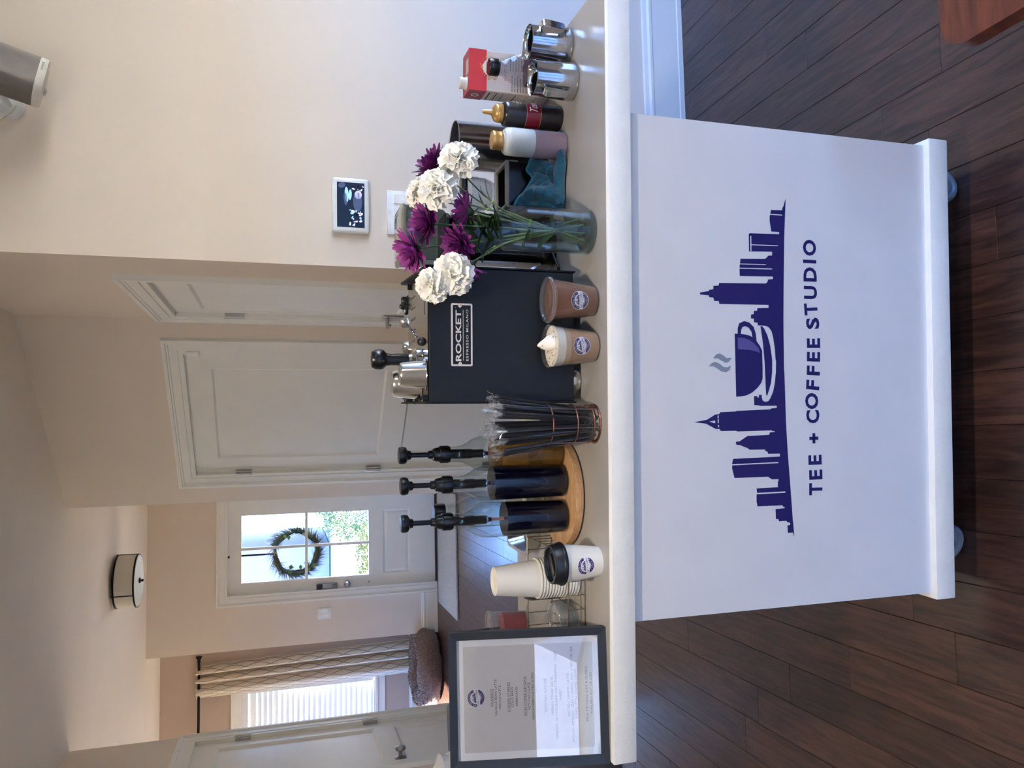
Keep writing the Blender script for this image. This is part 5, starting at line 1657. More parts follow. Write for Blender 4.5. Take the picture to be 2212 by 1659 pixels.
mb.prism(rrect(0.0575, 0.0178, 0.0015), lambda a, b, t: (a, -t, b), 0.0, 0.0017)
mb.build('field', MATTEBLK, BDG, smooth=False)
mb = M()
def np3(a, b):
    return (a, -0.00195, b)
lettering(mb, 'ROCKET', np3, -0.002, 0.0018, 0.0150, 0, 0.025, width=0.099)
lettering(mb, 'ESPRESSO MILANO', np3, -0.001, -0.0128, 0.0066, 0, 0.008, width=0.100, space=1.2)
mb.flat([(-0.0505, -0.0030), (0.0485, -0.0030), (0.0485, -0.0020), (-0.0505, -0.0020)], np3)
lettering(mb, 'R', np3, 0.0525, 0.0115, 0.003, 0)
mb.build('lettering', LT, BDG, smooth=False, fixn=False)
for s_ in (-1, 1):
    q = M().lathe([(0.0005, 0.0006), (0.0022, 0.0005), (0.0034, 0.0), (0.0036, -0.001)], 16)
    q.move(Matrix.Translation((s_ * 0.0562, -0.0018, 0.0035)) @ Matrix.Rotation(R(90), 4, 'X'))
    q.build('rivet', LT, BDG)
# fittings on the far (user) side that peep over the top
def wavy(r_, z, a):
    return r_ * (1 + 0.13 * math.cos(7 * a)) if r_ > 0.012 else r_
for (x, rr) in [(0.092, 0.022), (-0.112, 0.022)]:
    q = M().lathe([(0.0005, 0.022), (0.014, 0.021), (0.022, 0.016), (0.023, 0.004), (0.016, 0.0), (0.0005, 0.0)], 42, flute=wavy)
    q.move(Matrix.Translation((x, MD + 0.03, MT - 0.010)) @ Matrix.Rotation(R(-90), 4, 'X'))
    q.build('steam_knob', BLACKP, EM_)
    M().tube([(x, MD - 0.001, MT - 0.010), (x, MD + 0.032, MT - 0.010)], 0.006, 10).build('knob_stem', STEEL, EM_)
M().lathe([(0.0005, 0.012), (0.014, 0.010), (0.018, 0.0), (0.018, -0.06), (0.0005, -0.06)], 24, (-0.01, MD + 0.024, MT - 0.002)).build('group_head', STEEL, EM_)
q = M().rbox(-MW, MD + 0.001, MB_, MW, MD + 0.10, MB_ + 0.05, 0.003)
q.build('drip_tray', STEEL, EM_)

ZT = HC + MT + 0.0006
TM = onc('tamper', 'coffee tamper with black mushroom handle on the machine top', 'tamper', 0.018, 0.212, ZT)
M().lathe([(0.0005, 0.0), (0.0235, 0.0), (0.0240, 0.002), (0.0240, 0.012), (0.021, 0.015), (0.012, 0.020), (0.0105, 0.026), (0.0005, 0.026)], 36).build('base', STEEL, TM)
M().lathe([(0.0005, 0.0262), (0.0115, 0.0262), (0.0125, 0.04), (0.0115, 0.06), (0.0128, 0.070), (0.0190, 0.076), (0.0205, 0.082), (0.0200, 0.092), (0.0160, 0.099), (0.0005, 0.101)], 32).build('handle', BLACKP, TM)
inv_prof = [(0.0295, 0.0), (0.0305, 0.0006), (0.0295, 0.0015), (0.0285, 0.0035), (0.0240, 0.046), (0.0215, 0.0505), (0.0005, 0.0510)]
for (x, y, k, lab) in [(-0.0135, 0.170, 1.0, 'upside-down steel shot cup nearest the edge on the machine top'), (-0.030, 0.232, 1.12, 'upside-down steel shot cup behind the first on the machine top')]:
    S_ = onc('steel_cup', lab, 'cup', x, y, ZT, 0, 'steel cups on the espresso machine')
    M().lathe([(r_ * k, z * k) for r_, z in inv_prof], 40).build('cup_body', BRUSH, S_)
    M().tube(circ(0.030 * k, 0.0012, 36), 0.0011, 6, True).build('rolled_rim', STEEL, S_)
WK = onc('spring_whisk', 'small steel spring whisk with dark rubber tip lying on the machine', 'whisk', 0.050, 0.150, ZT)
a_, b_ = Vector((0.003, 0.004, 0.012)), Vector((0.0415, 0.056, 0.034))
d = (b_ - a_).normalized()
e1 = d.orthogonal().normalized()
e2 = d.cross(e1)
M().tube([a_ + (b_ - a_) * (i / 150) + (e1 * math.cos(i * 0.9) + e2 * math.sin(i * 0.9)) * 0.0021 for i in range(151)], 0.0008, 5).build('coil', STEEL, WK)
M().tube([a_, b_], 0.0013, 6).build('rod', STEEL, WK)
q = M().lathe([(0.0005, 0.0015), (0.0085, 0.001), (0.0105, 0.0), (0.0105, -0.001), (0.0005, -0.0015)], 28)
q.move(Matrix.Translation(b_) @ Vector((-0.25, -0.9, 0.35)).normalized().to_track_quat('Z', 'Y').to_matrix().to_4x4())
q.build('disc', STEEL, WK)
M().sphere((0.0, 0.0, 0.0095), 0.0092, 18, 12).build('tip', mat('dark_rubber', '#2a2624', 0.35), WK)

# ------------------------------------------------------------------ grinder
GD = onc('coffee_grinder', 'black coffee grinder with smoky clear bean hopper', 'grinder', 0.2925, 0.338)
GB = mat('grinder_black', '#1b1514', 0.18, 0.3, 0.1, 10, coat=0.4)
extr(M(), squircle(0.054, 0.055, 0.020), [(0.0, 0.96), (0.004, 1.0), (0.03, 1.0), (0.034, 0.93), (0.20, 0.93), (0.232, 0.98), (0.236, 0.95)]).build('body', GB, GD)
extr(M(), squircle(0.050, 0.050, 0.018), [(0.2362, 0.86), (0.244, 1.0), (0.250, 1.0)]).build('collar', BLACKP, GD)
hp = M()
extr(hp, squircle(0.0545, 0.0545, 0.014), [(0.2502, 0.92), (0.256, 1.0), (0.338, 1.09)], 0, False)
hp.build('hopper', SMOKE, GD)
extr(M(), squircle(0.0545, 0.0545, 0.014), [(0.3382, 1.10), (0.342, 1.13), (0.346, 1.10), (0.348, 0.9)]).build('hopper_lid', mat('hopper_lid_smoke', '#77786f', 0.12, 0.0, coat=0.5), GD)
M().tube([(-0.03, -0.058, 0.012), (-0.065, -0.075, 0.004), (-0.10, -0.06, 0.0035), (-0.16, 0.01, 0.0035), (-0.2, 0.12, 0.0035)], 0.0034, 8).build('power_cord', BLACKP, GD)

# ------------------------------------------------------------------ vase
VX, VY, VH, VR = 0.2687, 0.0948, 0.175, 0.0434
VS = onc('glass_vase', 'tall clear cylinder glass vase of cut flowers', 'vase', VX, VY)
M().lathe([(0.0005, 0.0), (VR - 0.003, 0.0), (VR, 0.003), (VR, VH), (VR - 0.0012, VH + 0.0008), (VR - 0.0024, VH), (VR - 0.0024, 0.010), (0.0005, 0.008)], 64).build('glass', GLASS, VS)
WATER = thin('vase_water', '#f3f6f3', 0.0, 1.33)
M().lathe([(0.0005, 0.0105), (VR - 0.0034, 0.0115), (VR - 0.0034, 0.068), (0.0005, 0.068)], 56).build('water', WATER, VS)

STEMG = mat('stem_green', '#5c7050', 0.55, 0, 0.2, 40)
LEAFG = mat('leaf_green', '#35502c', 0.5, 0, 0.2, 40)
CALYX = mat('calyx_green', '#6a8a3c', 0.5, 0, 0.15, 60)
MUMS = [mat('mum_purple', '#84307c', 0.55, 0, 0.25, 60), mat('mum_plum', '#641c5c', 0.55, 0, 0.25, 60), mat('mum_magenta', '#9c4090', 0.55, 0, 0.2, 60)]
CARN = mat('carnation_white', '#f7f4ea', 0.6, 0, 0.02, 60)
rfl = random.Random(31)
def petal_pts(L, wd, curl, nseg=5, cup=0.25):
    """strip of a ray petal along +x with z up"""
    vs, fs = [], []
    for i in range(nseg + 1):
        t = i / nseg
        w_ = wd * (0.35 + 0.65 * math.sin(PI * min(1, t * 0.80 + 0.12))) * (1.0 if t < 0.85 else (1 - (t - 0.85) / 0.15 * 0.38))
        x = L * t
        z = curl * L * t * t
        vs += [(x, -w_, z + cup * w_), (x, 0, z - 0.1 * w_), (x, w_, z + cup * w_)]
    for i in range(nseg):
        for k in (0, 1):
            fs.append((3 * i + k, 3 * i + k + 1, 3 * i + 4 + k, 3 * i + 3 + k))
    return vs, fs
def frame_to(n_):
    return Vector(n_).normalized().to_track_quat('Z', 'X').to_matrix().to_4x4()
def mum(mb, R0, layers):
    for (cnt, el, L, wd, curl, z0) in layers:
        for k in range(cnt):
            a = 2 * PI * (k + rfl.random() * 0.5) / cnt
            vs, fs = petal_pts(L * R0 * rfl.uniform(0.86, 1.08), wd * R0, curl * rfl.uniform(0.5, 1.4))
            mt_ = Matrix.Rotation(a, 4, 'Z') @ Matrix.Translation((0.05 * R0, 0, z0 * R0)) @ Matrix.Rotation(-R(el + rfl.uniform(-7, 7)), 4, 'Y') @ Matrix.Rotation(rfl.uniform(-.25, .25), 4, 'X')
            mb.add([mt_ @ Vector(q) for q in vs], fs)
def carnation(mb, R0):
    for ly in range(6):
        cnt = [6, 6, 6, 5, 5, 4][ly]
        el = [2, 18, 34, 50, 66, 82][ly]
        L = R0 * [1.0, 1.0, 0.96, 0.90, 0.84, 0.76][ly]
        for k in range(cnt):
            a0 = 2 * PI * (k + rfl.random() * 0.6 + 0.5 * (ly % 2)) / cnt
            ph, fr = rfl.random() * 6, rfl.uniform(6.5, 9.5)
            tw_ = rfl.uniform(-0.35, 0.35)
            def pf(u, v):
                sp = (u - 0.5) * 1.75
                q = abs(2 * u - 1)
                r_ = L * (0.10 + 0.90 * v ** 0.8) * (1 - 0.22 * q * q)
                ruff = R0 * (0.15 * v ** 1.6 * math.sin(fr * sp + ph) + 0.045 * v ** 3 * math.sin(17 * sp + 2 * ph))
                r_ *= 1 + 0.035 * v ** 4 * math.sin(21 * sp + ph)
                crv = 0.22 * R0 * v - 0.34 * R0 * v * v
                return Vector((r_ * math.cos(sp), r_ * math.sin(sp), ruff + crv))
            mt_ = Matrix.Rotation(a0, 4, 'Z') @ Matrix.Rotation(-R(el + rfl.uniform(-9, 9)), 4, 'Y') @ Matrix.Rotation(tw_, 4, 'X')
            mb.grid(lambda u, v: mt_ @ pf(u, v), 36, 8)
def flower(kind, label, c, n_, R0, mi=0, foot=None, leaf=0):
    """bloom centre c in the cart frame (z above worktop), facing n_"""
    F_ = onc('chrysanthemum' if kind == 'mum' else 'carnation', label, 'flower', VX, VY, HC, 0, 'cut flowers in the vase')
    nv = Vector(n_).normalized()
    cc = Vector((c[0] - VX, c[1] - VY, c[2] - HC))
    mb = M()
    if kind == 'mum':
        mum(mb, R0, [(15, 4, 1.0, 0.150, 0.16, 0.0), (15, 22, 0.97, 0.145, 0.18, 0.02), (13, 42, 0.85, 0.13, 0.2, 0.04), (9, 62, 0.66, 0.11, 0.2, 0.05), (7, 80, 0.46, 0.09, 0.2, 0.05)])
        back = 0.10
    else:
        carnation(mb, R0)
        back = 0.25
    mb.move(Matrix.Translation(cc - nv * R0 * 0.30) @ frame_to(nv))
    mb.build('bloom', MUMS[mi] if kind == 'mum' else CARN, F_, ang=70 if kind == 'mum' else 180, fixn=False)
    base = cc - nv * R0 * (0.30 + back)
    ck = M()
    if kind == 'mum':
        ck.lathe([(0.0005, -0.006), (0.004, -0.005), (0.0085, 0.001), (0.0105, 0.006), (0.006, 0.008), (0.0005, 0.008)], 16)
    else:
        ck.lathe([(0.0005, -0.022), (0.0045, -0.020), (0.0065, -0.010), (0.0085, 0.002), (0.0115, 0.010), (0.007, 0.011), (0.0005, 0.011)], 16, flute=lambda r_, z, a: r_ * (1 + (0.15 * math.cos(5 * a) if z > 0.005 else 0)))
    ck.move(Matrix.Translation(base) @ frame_to(nv))
    ck.build('calyx', CALYX if kind != 'mum' else LEAFG, F_)
    s0 = base - nv * (0.020 if kind != 'mum' else 0.004)
    hd = Vector((s0.x, s0.y, 0))
    rim = hd * (min(0.033, hd.length * 0.55) / max(hd.length, 1e-4))
    rim.z = VH + 0.004
    if foot is None:
        foot = (-rim.x * 0.7 + rfl.uniform(-.008, .008), -rim.y * 0.6 + rfl.uniform(-.010, .010))
    ft = Vector((foot[0], foot[1], 0.014))
    def bez(t):
        p1 = s0 - nv * 0.035
        p1.z = max(p1.z, rim.z + 0.01)
        return (1 - t) ** 2 * s0 + 2 * t * (1 - t) * (p1 * 0.5 + rim * 0.5) + t * t * rim
    pts = [bez(i / 7) for i in range(8)] + [rim.lerp(ft, k / 3) for k in (1, 2, 3)]
    M().tube(pts, [0.0017] * 4 + [0.0019] * 7, 7).build('stem', STEMG, F_)
    nd = M()
    for q in (pts[5], pts[8]):
        nd.sphere(q, 0.0033, 8, 6)
    nd.build('node', CALYX, F_)
    for k in range(leaf * (3 if kind == 'mum' else 1)):
        p0 = pts[min(9, 4 + k)]
        a = rfl.random() * 6.28
        dd_ = Vector((math.cos(a), math.sin(a) * 0.7, 0.7)).normalized()
        vs, fs = petal_pts(rfl.uniform(0.038, 0.060), 0.012 if kind == 'mum' else 0.0028, -0.25, 6, 0.3)
        lm = M().add([Matrix.Translation(p0) @ dd_.to_track_quat('X', 'Z').to_matrix().to_4x4() @ Vector(q) for q in vs], fs)
        lm.build('leaf', LEAFG if kind == 'mum' else STEMG, F_, ang=70, fixn=False)
    return F_
flower('mum', 'light magenta mum highest in the vase, nearest the machine rail', (0.2174, 0.12, 1.266), (-0.40, -0.25, 0.85), 0.046, 2, leaf=1)
flower('mum', 'plum mum seen from the side, below the smoky hopper lid', (0.2690, 0.10, 1.243), (-0.05, -0.25, 0.95), 0.045, 0, leaf=2)
flower('mum', 'purple mum low at the front, just above the machine corner', (0.2278, 0.085, 1.183), (-0.35, -0.45, 0.75), 0.041, 0, leaf=2)
flower('mum', 'bright magenta mum seen from behind among the stems', (0.3015, 0.11, 1.165), (0.25, 0.30, 0.85), 0.042, 2, leaf=1)
flower('mum', 'deep plum mum at the far end, above the steel canister', (0.401, 0.16, 1.2174), (0.55, -0.30, 0.75), 0.047, 1)
flower('mum', 'small magenta mum peeping from under the white carnation', (0.1815, 0.105, 1.150), (-0.7, 0.1, 0.15), 0.028, 2)
flower('carnation', 'white carnation overhanging the machine top', (0.1422, 0.06, 1.238), (-0.45, -0.55, 0.65), 0.034, leaf=1)
flower('carnation', 'white carnation in front of the black machine panel', (0.1633, 0.045, 1.200), (-0.30, -0.85, 0.35), 0.040, leaf=1)
flower('carnation', 'large white carnation at the centre top of the bouquet', (0.3274, 0.06, 1.228), (0.15, -0.75, 0.55), 0.040, leaf=2)
flower('carnation', 'white carnation in front of the steel canister', (0.3852, 0.06, 1.187), (0.40, -0.75, 0.40), 0.040, leaf=2)
flower('carnation', 'shaded white carnation behind the others near the wall switch', (0.3401, 0.15, 1.248), (0.15, -0.3, 0.95), 0.033, leaf=1)

# ------------------------------------------------------------------ knock box, towel, canister, jar
KB = onc('knock_box', 'black knock box with grey rubber rim behind the towel', 'knock box', 0.412, 0.335)
mb = M()
hx, hy, hh = 0.050, 0.046, 0.108
mb.box(-hx, -hy, 0.0, hx, -hy + 0.003, hh)
mb.box(-hx, hy - 0.003, 0.0, hx, hy, hh)
mb.box(-hx, -hy + 0.003, 0.0, -hx + 0.003, hy - 0.003, hh)
mb.box(hx - 0.003, -hy + 0.003, 0.0, hx, hy - 0.003, hh)
mb.box(-hx + 0.003, -hy + 0.003, 0.0, hx - 0.003, hy - 0.003, 0.004)
mb.build('box', mat('knock_black', '#121216', 0.2, 0.2, 0.1, 10), KB, smooth=False)
mb = M()
mb.rbox(-hx - 0.003, -hy - 0.003, hh + 0.0002, hx + 0.003, -hy + 0.006, hh + 0.010, 0.003)
mb.rbox(-hx - 0.003, hy - 0.006, hh + 0.0002, hx + 0.003, hy + 0.003, hh + 0.010, 0.003)
mb.rbox(hx - 0.006, -hy + 0.0062, hh + 0.0002, hx + 0.003, hy - 0.0062, hh + 0.010, 0.003)
mb.rbox(-hx - 0.003, -hy + 0.0062, hh + 0.0002, -hx + 0.006, hy - 0.0062, hh + 0.010, 0.003)
mb.rbox(hx + 0.0005, -hy - 0.002, hh - 0.020, hx + 0.0035, -hy + 0.012, hh, 0.001)
mb.build('rim', mat('rubber_grey', '#8a857c', 0.7), KB)
M().tube([(-hx + 0.004, 0.0, hh - 0.012), (hx - 0.004, 0.0, hh - 0.012)], 0.008, 12).build('bar', mat('bar_rubber', '#2c2b2b', 0.6), KB)

TW = onc('cleaning_towel', 'crumpled teal microfiber towel in front of the knock box', 'towel', 0.402, 0.245)
TEAL = mat('teal_microfiber', '#14566a', 0.95, 0, 0.2, 90, bump=0.5, bs=260, sheen=0.5)
mb = M()
def towelf(u, v):
    t = v
    x = (u - 0.5) * 0.116 + 0.014 * math.sin(4.2 * t + 1.5 * u)
    hgt = 0.088 - 0.030 * u - 0.020 * max(0.0, u - 0.75) * 4 + 0.010 * math.sin(8 * u + 0.6)
    f1 = math.exp(-((u - 0.22 - 0.12 * t) / 0.10) ** 2)
    f2 = math.exp(-((u - 0.58 + 0.22 * t) / 0.09) ** 2)
    f3 = math.exp(-((u - 0.86 - 0.05 * t) / 0.08) ** 2)
    bulge = math.sin(PI * min(1.0, 0.15 + 0.85 * t))
    y = 0.028 - 0.046 * t - 0.024 * bulge * (0.9 * f1 + 0.7 * f2 + 0.6 * f3) + 0.006 * noise.noise(Vector((11 * u, 7 * v, 3.3)))
    z = hgt * (1 - t) ** 0.85 + 0.010 * bulge * (f1 - f2) + 0.008 * noise.noise(Vector((8 * u, 8 * v, 1.3))) * bulge
    if t > 0.94:
        z = min(z, 0.004)
    return (x, y, max(0.003, z + 0.003))
mb.grid(towelf, 46, 34)
tw = mb.build('cloth', TEAL, TW, ang=80, fixn=False)
so_ = tw.modifiers.new('thick', 'SOLIDIFY')
so_.thickness = 0.005
so_.offset = 0
mb = M()
def roll(u, v):
    a = 2 * PI * u
    rr = 0.014 * (1 + 0.25 * noise.noise(Vector((3 * v, math.cos(a), math.sin(a))))) * math.sin(PI * (0.08 + 0.84 * v)) ** 0.5
    return (-0.045 + 0.115 * v, -0.022 + 0.006 * math.sin(5 * v) + rr * math.cos(a), 0.0145 + rr * 0.95 * math.sin(a))
mb.grid(roll, 20, 26, 0, True)
mb.build('rolled_edge', TEAL, TW, ang=80)
mb = M()
hem = [Vector(towelf(i / 46, 0.0)) + Vector((0, 0, 0.002)) for i in range(47)]
mb.tube(hem, 0.0028, 7)
mb.tube([Vector(towelf(1.0, j / 34)) for j in range(35)], 0.0026, 7)
mb.build('stitched_hem', mat('teal_hem', '#2a8090', 0.8, 0, 0.1, 200), TW)

CN = onc('steel_canister', 'tall open brushed steel canister behind the squeeze bottles', 'canister', 0.536, 0.430)
M().lathe([(0.0005, 0.0), (0.053, 0.0), (0.0555, 0.003), (0.0555, 0.199), (0.0568, 0.201), (0.0555, 0.2025), (0.0540, 0.201), (0.0540, 0.006), (0.0005, 0.006)], 72).build('shell', BRUSH, CN)
JR = onc('clear_tumbler', 'clear plastic tumbler with narrow foot behind the knock box', 'tumbler', 0.424, 0.432)
M().lathe([(0.0005, 0.003), (0.030, 0.0), (0.031, 0.004), (0.020, 0.010), (0.018, 0.085), (0.023, 0.100), (0.034, 0.116), (0.0385, 0.130), (0.0390, 0.146), (0.0398, 0.147), (0.0395, 0.167), (0.0385, 0.1675), (0.0375, 0.146), (0.0365, 0.130), (0.030, 0.116), (0.0005, 0.108)], 48).build('shell', thin('tumbler_plastic', '#eef0f0', 0.03, 1.5, 0.04), JR)
SPN = onc('black_scoop', 'black plastic scoop resting across the tumbler rim', 'scoop', 0.440, 0.452, HC + 0.168)
mb = M()
mb.rbox(-0.010, -0.024, 0.0, 0.030, 0.018, 0.014, 0.006, 3)
mb.build('bowl', BLACKP, SPN)
M().tube([(-0.008, -0.003, 0.006), (-0.05, -0.006, 0.003)], 0.004, 8).build('handle', BLACKP, SPN)

# ------------------------------------------------------------------ squeeze bottles
SQ = onc('squeeze_bottle', 'frosted squeeze bottle half full of pinkish sauce, gold cap', 'bottle', 0.487, 0.236)
mb = M()
mb.lathe([(0.0005, 0.0), (0.0255, 0.0), (0.0285, 0.003), (0.0290, 0.010), (0.0293, 0.073)], 48, mi=0)
mb.lathe([(0.0293, 0.073), (0.0295, 0.122), (0.0285, 0.131), (0.0245, 0.1365), (0.0180, 0.1375), (0.0170, 0.1400), (0.0005, 0.1400)], 48, mi=1)
mb.build('body', [mat('sauce_mauve', '#a08a94', 0.35, 0, 0.03, 10, sss=0.1), mat('frosted_plastic', '#ccd0cc', 0.35, 0, 0.02, 12, sss=0.15)], SQ)
M().lathe([(0.0005, 0.1402), (0.0190, 0.1402), (0.0198, 0.142), (0.0195, 0.146), (0.0185, 0.150), (0.0195, 0.154), (0.0200, 0.160), (0.0190, 0.1625), (0.0005, 0.1625)], 40).build('cap', GOLDP, SQ)

TO = onc('sauce_bottle', 'dark brown sauce bottle with red band and gold nozzle', 'bottle', 0.5552, 0.2589)
mb = M()
mb.lathe([(0.0005, 0.0), (0.0235, 0.0), (0.0262, 0.003), (0.0265, 0.008), (0.0267, 0.0515)], 56, mi=0)
mb.lathe([(0.0267, 0.0515), (0.02675, 0.0525)], 56, mi=2)
mb.lathe([(0.02675, 0.0525), (0.0268, 0.0835)], 56, mi=1)
mb.lathe([(0.0268, 0.0835), (0.0268, 0.0845)], 56, mi=2)
mb.lathe([(0.0268, 0.0845), (0.0268, 0.123), (0.0255, 0.129), (0.0215, 0.1325), (0.0175, 0.1335), (0.0005, 0.1335)], 56, mi=0)
mb.build('body', [mat('label_dark_brown', '#1f1a1a', 0.3, 0, 0.06, 30, coat=0.2), mat('label_red', '#6a1226', 0.3, 0, 0.05, 30, coat=0.2), GOLDP], TO)
M().lathe([(0.0005, 0.1337), (0.0195, 0.1337), (0.0200, 0.136), (0.0200, 0.143), (0.0192, 0.1440), (0.0192, 0.1455), (0.0180, 0.1490), (0.0110, 0.1540), (0.0065, 0.1560), (0.0055, 0.1600), (0.0042, 0.1740), (0.0030, 0.1760), (0.0005, 0.1760)], 36).build('nozzle_cap', GOLDP, TO)
mb = M()
def on_to(s, t):
    a = R(-62) + s / 0.0272
    return (0.0272 * math.cos(a), 0.0272 * math.sin(a), t)
lettering(mb, 'Torani', on_to, 0.0095, 0.0600, 0.026, 0, 0.0, 0.4, width=0.044)
lettering(mb, 'DARK', on_to, 0.017, 0.1095, 0.007, 1, 0.01, width=0.016)
lettering(mb, 'CHOCOLATE', on_to, 0.019, 0.1010, 0.0085, 1, 0.01, width=0.034)
lettering(mb, 'FLAVORED SAUCE', on_to, 0.019, 0.0955, 0.0038, 1, 0.0, width=0.030)
mb.build('lettering', [mat('label_white', '#e6e1dc', 0.5), mat('label_gold', '#d8c69a', 0.5)], TO, smooth=False, fixn=False)

# ------------------------------------------------------------------ oat milk carton
OC = onc('oat_milk_carton', 'red and white oat milk carton with white screw cap', 'carton', 0.628, 0.324, HC, R(-3))
CW_, CD_, CHt = 0.0905, 0.0600, 0.190
RED = mat('carton_red', '#d0404a', 0.4, 0, 0.04, 20)
DRED = mat('carton_dark_red', '#8c1f34', 0.4, 0, 0.04, 20)
PAPER = mat('carton_white', '#cfc4bf', 0.45, 0, 0.03, 20)
mb = M()
mb.rbox(0.0, 0.0, 0.0, CW_, CD_, CHt, 0.0015, 1)
mb.build('carton_body', PAPER, OC, smooth=False)
mb = M()
e = 0.0004
mb.box(-e, -e, 0.150, CW_ + e, CD_ + e, CHt + e, 0)
mb.box(-2 * e, 0.001, 0.150, -e, CD_ - 0.001, CHt - 0.001, 1)
mb.box(0.004, 0.004, CHt + e, CW_ - 0.004, CD_ - 0.002, CHt + 2 * e, 1)
mb.box(CW_ * 0.42, 0.003, CHt + 2 * e, CW_ * 0.78, 0.028, CHt + 3 * e, 2)
mb.build('red_print', [RED, DRED, mat('foil_tan', '#b7a58c', 0.35, 0.3)], OC, smooth=False, fixn=False)
mb = M()
def on_f(l):
    return lambda a, b: (a, -e - 0.0002 - 0.00015 * l, b)
cxx, czz = 0.052, 0.1405
ro_ = random.Random(4)
for k in range(90):
    a = ro_.random() * 6.283
    rr = ro_.uniform(0.017, 0.0265)
    q = ro_.uniform(0.0007, 0.0016)
    mb.flat(ell(cxx + rr * math.cos(a), czz + rr * math.sin(a) * 0.95, q, q, 0, 7), on_f(0 + 0.01 * k), ro_.choice([1, 2, 3]))
mb.flat(ell(cxx, czz, 0.0195, 0.0185, 0, 36), on_f(2), 0)
lettering(mb, 'PLANET', on_f(3), cxx, czz + 0.006, 0.0075, 4, 0.0, 0.1, width=0.026)
lettering(mb, 'OAT', on_f(3), cxx + 0.001, czz - 0.0075, 0.0145, 4, 0.03, width=0.028)
lettering(mb, 'PLANET OAT', on_f(2), 0.050, 0.1040, 0.008, 5, 0.0, width=0.045)
# blocks of small print
for (x0, z0_, n, wmax) in [(0.004, 0.090, 9, 0.036), (0.050, 0.094, 5, 0.034)]:
    for i in range(n):
        zz = z0_ - i * 0.0066
        x = x0
        while x < x0 + wmax - 0.004:
            ww = ro_.uniform(0.003, 0.008)
            mb.flat([(x, zz), (min(x + ww, x0 + wmax), zz), (min(x + ww, x0 + wmax), zz + 0.0016), (x, zz + 0.0016)], on_f(1), 6)
            x += ww + 0.0014
mb.flat([(0.046, 0.004), (0.090, 0.004), (0.090, 0.066), (0.046, 0.058)], on_f(0.5), 7)
mb.flat([(0.034, 0.004), (0.0455, 0.004), (0.0455, 0.050), (0.034, 0.040)], on_f(0.5), 8)
mb.build('front_print', [mat('burst_white', '#e8e0d8', 0.5), mat('oat_orange', '#d8793a', 0.5), mat('oat_gold', '#e0b060', 0.5), mat('oat_red', '#b83a30', 0.5), INK, mat('print_red', '#c04a58', 0.5), mat('print_grey', '#6a6068', 0.5), mat('print_maroon', '#6a1c34', 0.5), mat('print_coral', '#d06a58', 0.5)], OC, smooth=False, fixn=False)
mb = M()
def on_s(l):
    return lambda a, b: (-e - 0.0003 - 0.00015 * l, a, b)
for (z, t_) in [(0.139, 0.003), (0.123, 0.0020), (0.108, 0.0012), (0.079, 0.0022), (0.052, 0.001), (0.03, 0.001)]:
    mb.flat([(0.006, z), (0.054, z), (0.054, z + t_), (0.006, z + t_)], on_s(1), 0)
for i in range(18):
    z = 0.128 - i * 0.0058
    mb.flat([(0.054 - ro_.uniform(0.02, 0.046), z), (0.054, z), (0.054, z + 0.0012), (0.054 - 0.02, z + 0.0012)], on_s(1), 1)
mb.flat(ell(0.030, 0.170, 0.009, 0.009, 0, 24), on_s(2), 2)
mb.flat(ell(0.030, 0.170, 0.006, 0.006, 0, 24), on_s(3), 1)
mb.build('side_print', [INK, mat('print_grey', '#6a6068', 0.5), mat('burst_white', '#e8e0d8', 0.5)], OC, smooth=False, fixn=False)
mb = M()
mb.lathe([(0.0005, 0.0), (0.0145, 0.0), (0.0145, 0.002), (0.0122, 0.0025), (0.0125, 0.016), (0.0110, 0.0175), (0.0005, 0.0175)], 48, (0.0185, 0.020, CHt + 0.0012), flute=lambda r_, z, a: r_ + (0.0003 * math.sin(30 * a) if 0.003 < z < 0.0165 and r_ > 0.011 else 0))
mb.build('screw_cap', mat('cap_white', '#dedbd6', 0.4), OC)

# clear square bottle in front of the carton
SB = onc('square_bottle', 'clear square bottle of dark red syrup with black cap', 'bottle', 0.664, 0.281, HC, R(8))
SQR = squircle(0.0265, 0.0265, 0.006, 4)
mb = M()
n4 = len(SQR)
prof4 = [(0.0, 0.96, 0), (0.003, 1.0, 0), (0.088, 1.0, 0), (0.112, 0.78, 0.5), (0.126, 0.60, 1.0), (0.136, 0.56, 1.0)]
vs = []
for (z, k, rd) in prof4:
    for (x, y) in SQR:
        a = math.atan2(y, x)
        vs.append((k * (x * (1 - rd) + 0.0265 * math.cos(a) * rd), k * (y * (1 - rd) + 0.0265 * math.sin(a) * rd), z))
fs = [(i * n4 + j, i * n4 + (j + 1) % n4, (i + 1) * n4 + (j + 1) % n4, (i + 1) * n4 + j) for i in range(len(prof4) - 1) for j in range(n4)]
fs.append(tuple(reversed(range(n4))))
mb.add(vs, fs)
mb.build('shell', thin('square_bottle_plastic', '#eceaea', 0.02, 1.5, 0.05), SB)
extr(M(), SQR, [(0.002, 0.94), (0.070, 0.955)]).build('syrup', mat('berry_syrup', '#4a0f28', 0.2, 0, 0.08, 15), SB)
M().lathe([(0.0005, 0.134), (0.0178, 0.134), (0.0185, 0.1355), (0.0180, 0.137), (0.0185, 0.1385), (0.0185, 0.154), (0.0170, 0.1565), (0.0005, 0.1565)], 36).build('cap', BLACKP, SB)

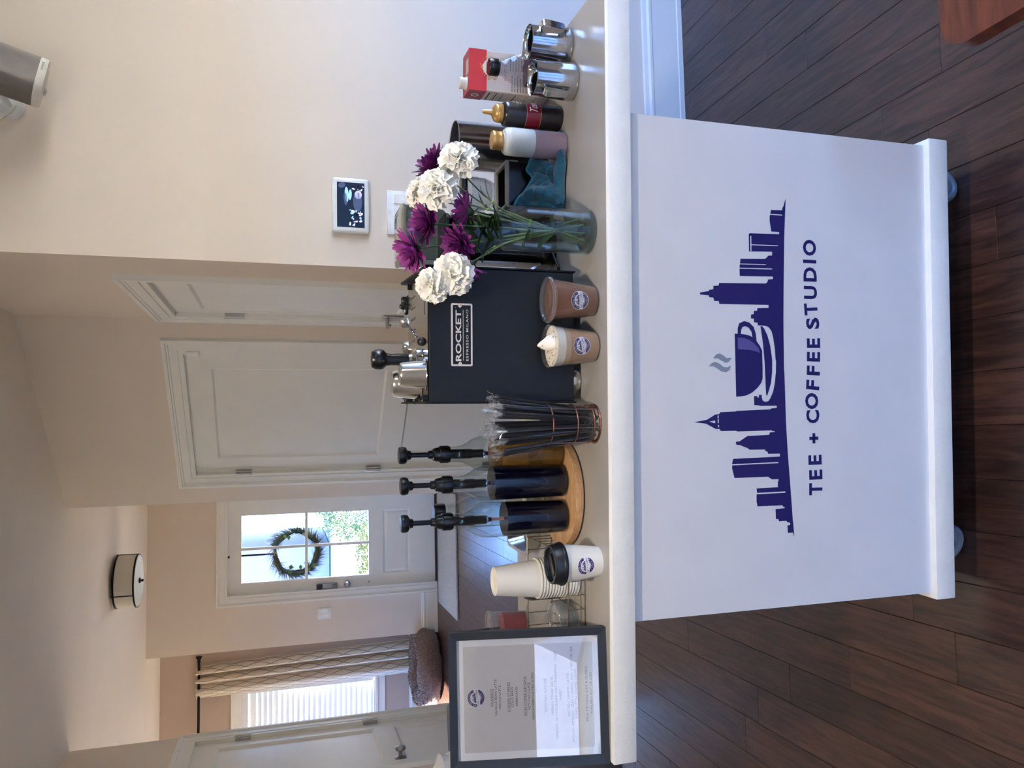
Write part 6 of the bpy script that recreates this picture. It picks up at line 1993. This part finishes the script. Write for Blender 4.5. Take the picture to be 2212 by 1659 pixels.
# ------------------------------------------------------------------ steaming pitchers
def ribbon(mb, pts, half_w, th, side):
    """flat strap along pts, wide in direction `side`"""
    n = len(pts)
    pts = [Vector(p_) for p_ in pts]
    sv = Vector(side).normalized()
    vs = []
    for i, p_ in enumerate(pts):
        d_ = (pts[min(i + 1, n - 1)] - pts[max(i - 1, 0)]).normalized()
        nn = d_.cross(sv).normalized()
        vs += [p_ + sv * half_w + nn * th, p_ - sv * half_w + nn * th, p_ - sv * half_w - nn * th, p_ + sv * half_w - nn * th]
    fs = []
    for i in range(n - 1):
        for k in range(4):
            fs.append((4 * i + k, 4 * i + (k + 1) % 4, 4 * i + 4 + (k + 1) % 4, 4 * i + 4 + k))
    fs += [(3, 2, 1, 0), tuple(4 * (n - 1) + k for k in range(4))]
    return mb.add(vs, fs)
def pitcher(label, x, y, handle_deg):
    P_ = onc('steam_pitcher', label, 'pitcher', x, y, HC, 0, 'steel milk pitchers')
    sp = R(handle_deg + 180)
    def spout(r_, z, a):
        d_ = math.atan2(math.sin(a - sp), math.cos(a - sp))
        k = max(0.0, (z - 0.070) / 0.020)
        return r_ + 0.0085 * k * k * math.exp(-(d_ / 0.22) ** 2)
    M().lathe([(0.0005, 0.0), (0.0345, 0.0), (0.0372, 0.003), (0.0378, 0.008), (0.0378, 0.018), (0.0360, 0.055), (0.0350, 0.075), (0.0350, 0.090), (0.0357, 0.0908), (0.0350, 0.0914), (0.0343, 0.0904), (0.0343, 0.075), (0.0352, 0.055), (0.0368, 0.018), (0.036, 0.006), (0.0005, 0.005)], 72, flute=spout).build('body', STEEL, P_)
    ha = R(handle_deg)
    dr = Vector((math.cos(ha), math.sin(ha), 0))
    sd_ = Vector((-math.sin(ha), math.cos(ha), 0))
    q = M()
    pts = [dr * 0.0352 + Vector((0, 0, 0.070)), dr * 0.0362 + Vector((0, 0, 0.0755)), dr * 0.050 + Vector((0, 0, 0.0775)), dr * 0.0575 + Vector((0, 0, 0.0745)), dr * 0.0590 + Vector((0, 0, 0.068)), dr * 0.0545 + Vector((0, 0, 0.032)), dr * 0.0520 + Vector((0, 0, 0.0265)), dr * 0.0460 + Vector((0, 0, 0.0245)), dr * 0.0385 + Vector((0, 0, 0.0205)), dr * 0.0380 + Vector((0, 0, 0.0140))]
    ribbon(q, pts, 0.0075, 0.0008, sd_)
    q.build('handle', STEEL, P_, ang=50)
    return P_
pitcher('polished steel milk pitcher nearest the cart front, handle toward the sauces', 0.6029, 0.1737, 220)
pitcher('polished steel milk pitcher at the very end, handle over the cart edge', 0.6911, 0.2033, -72)
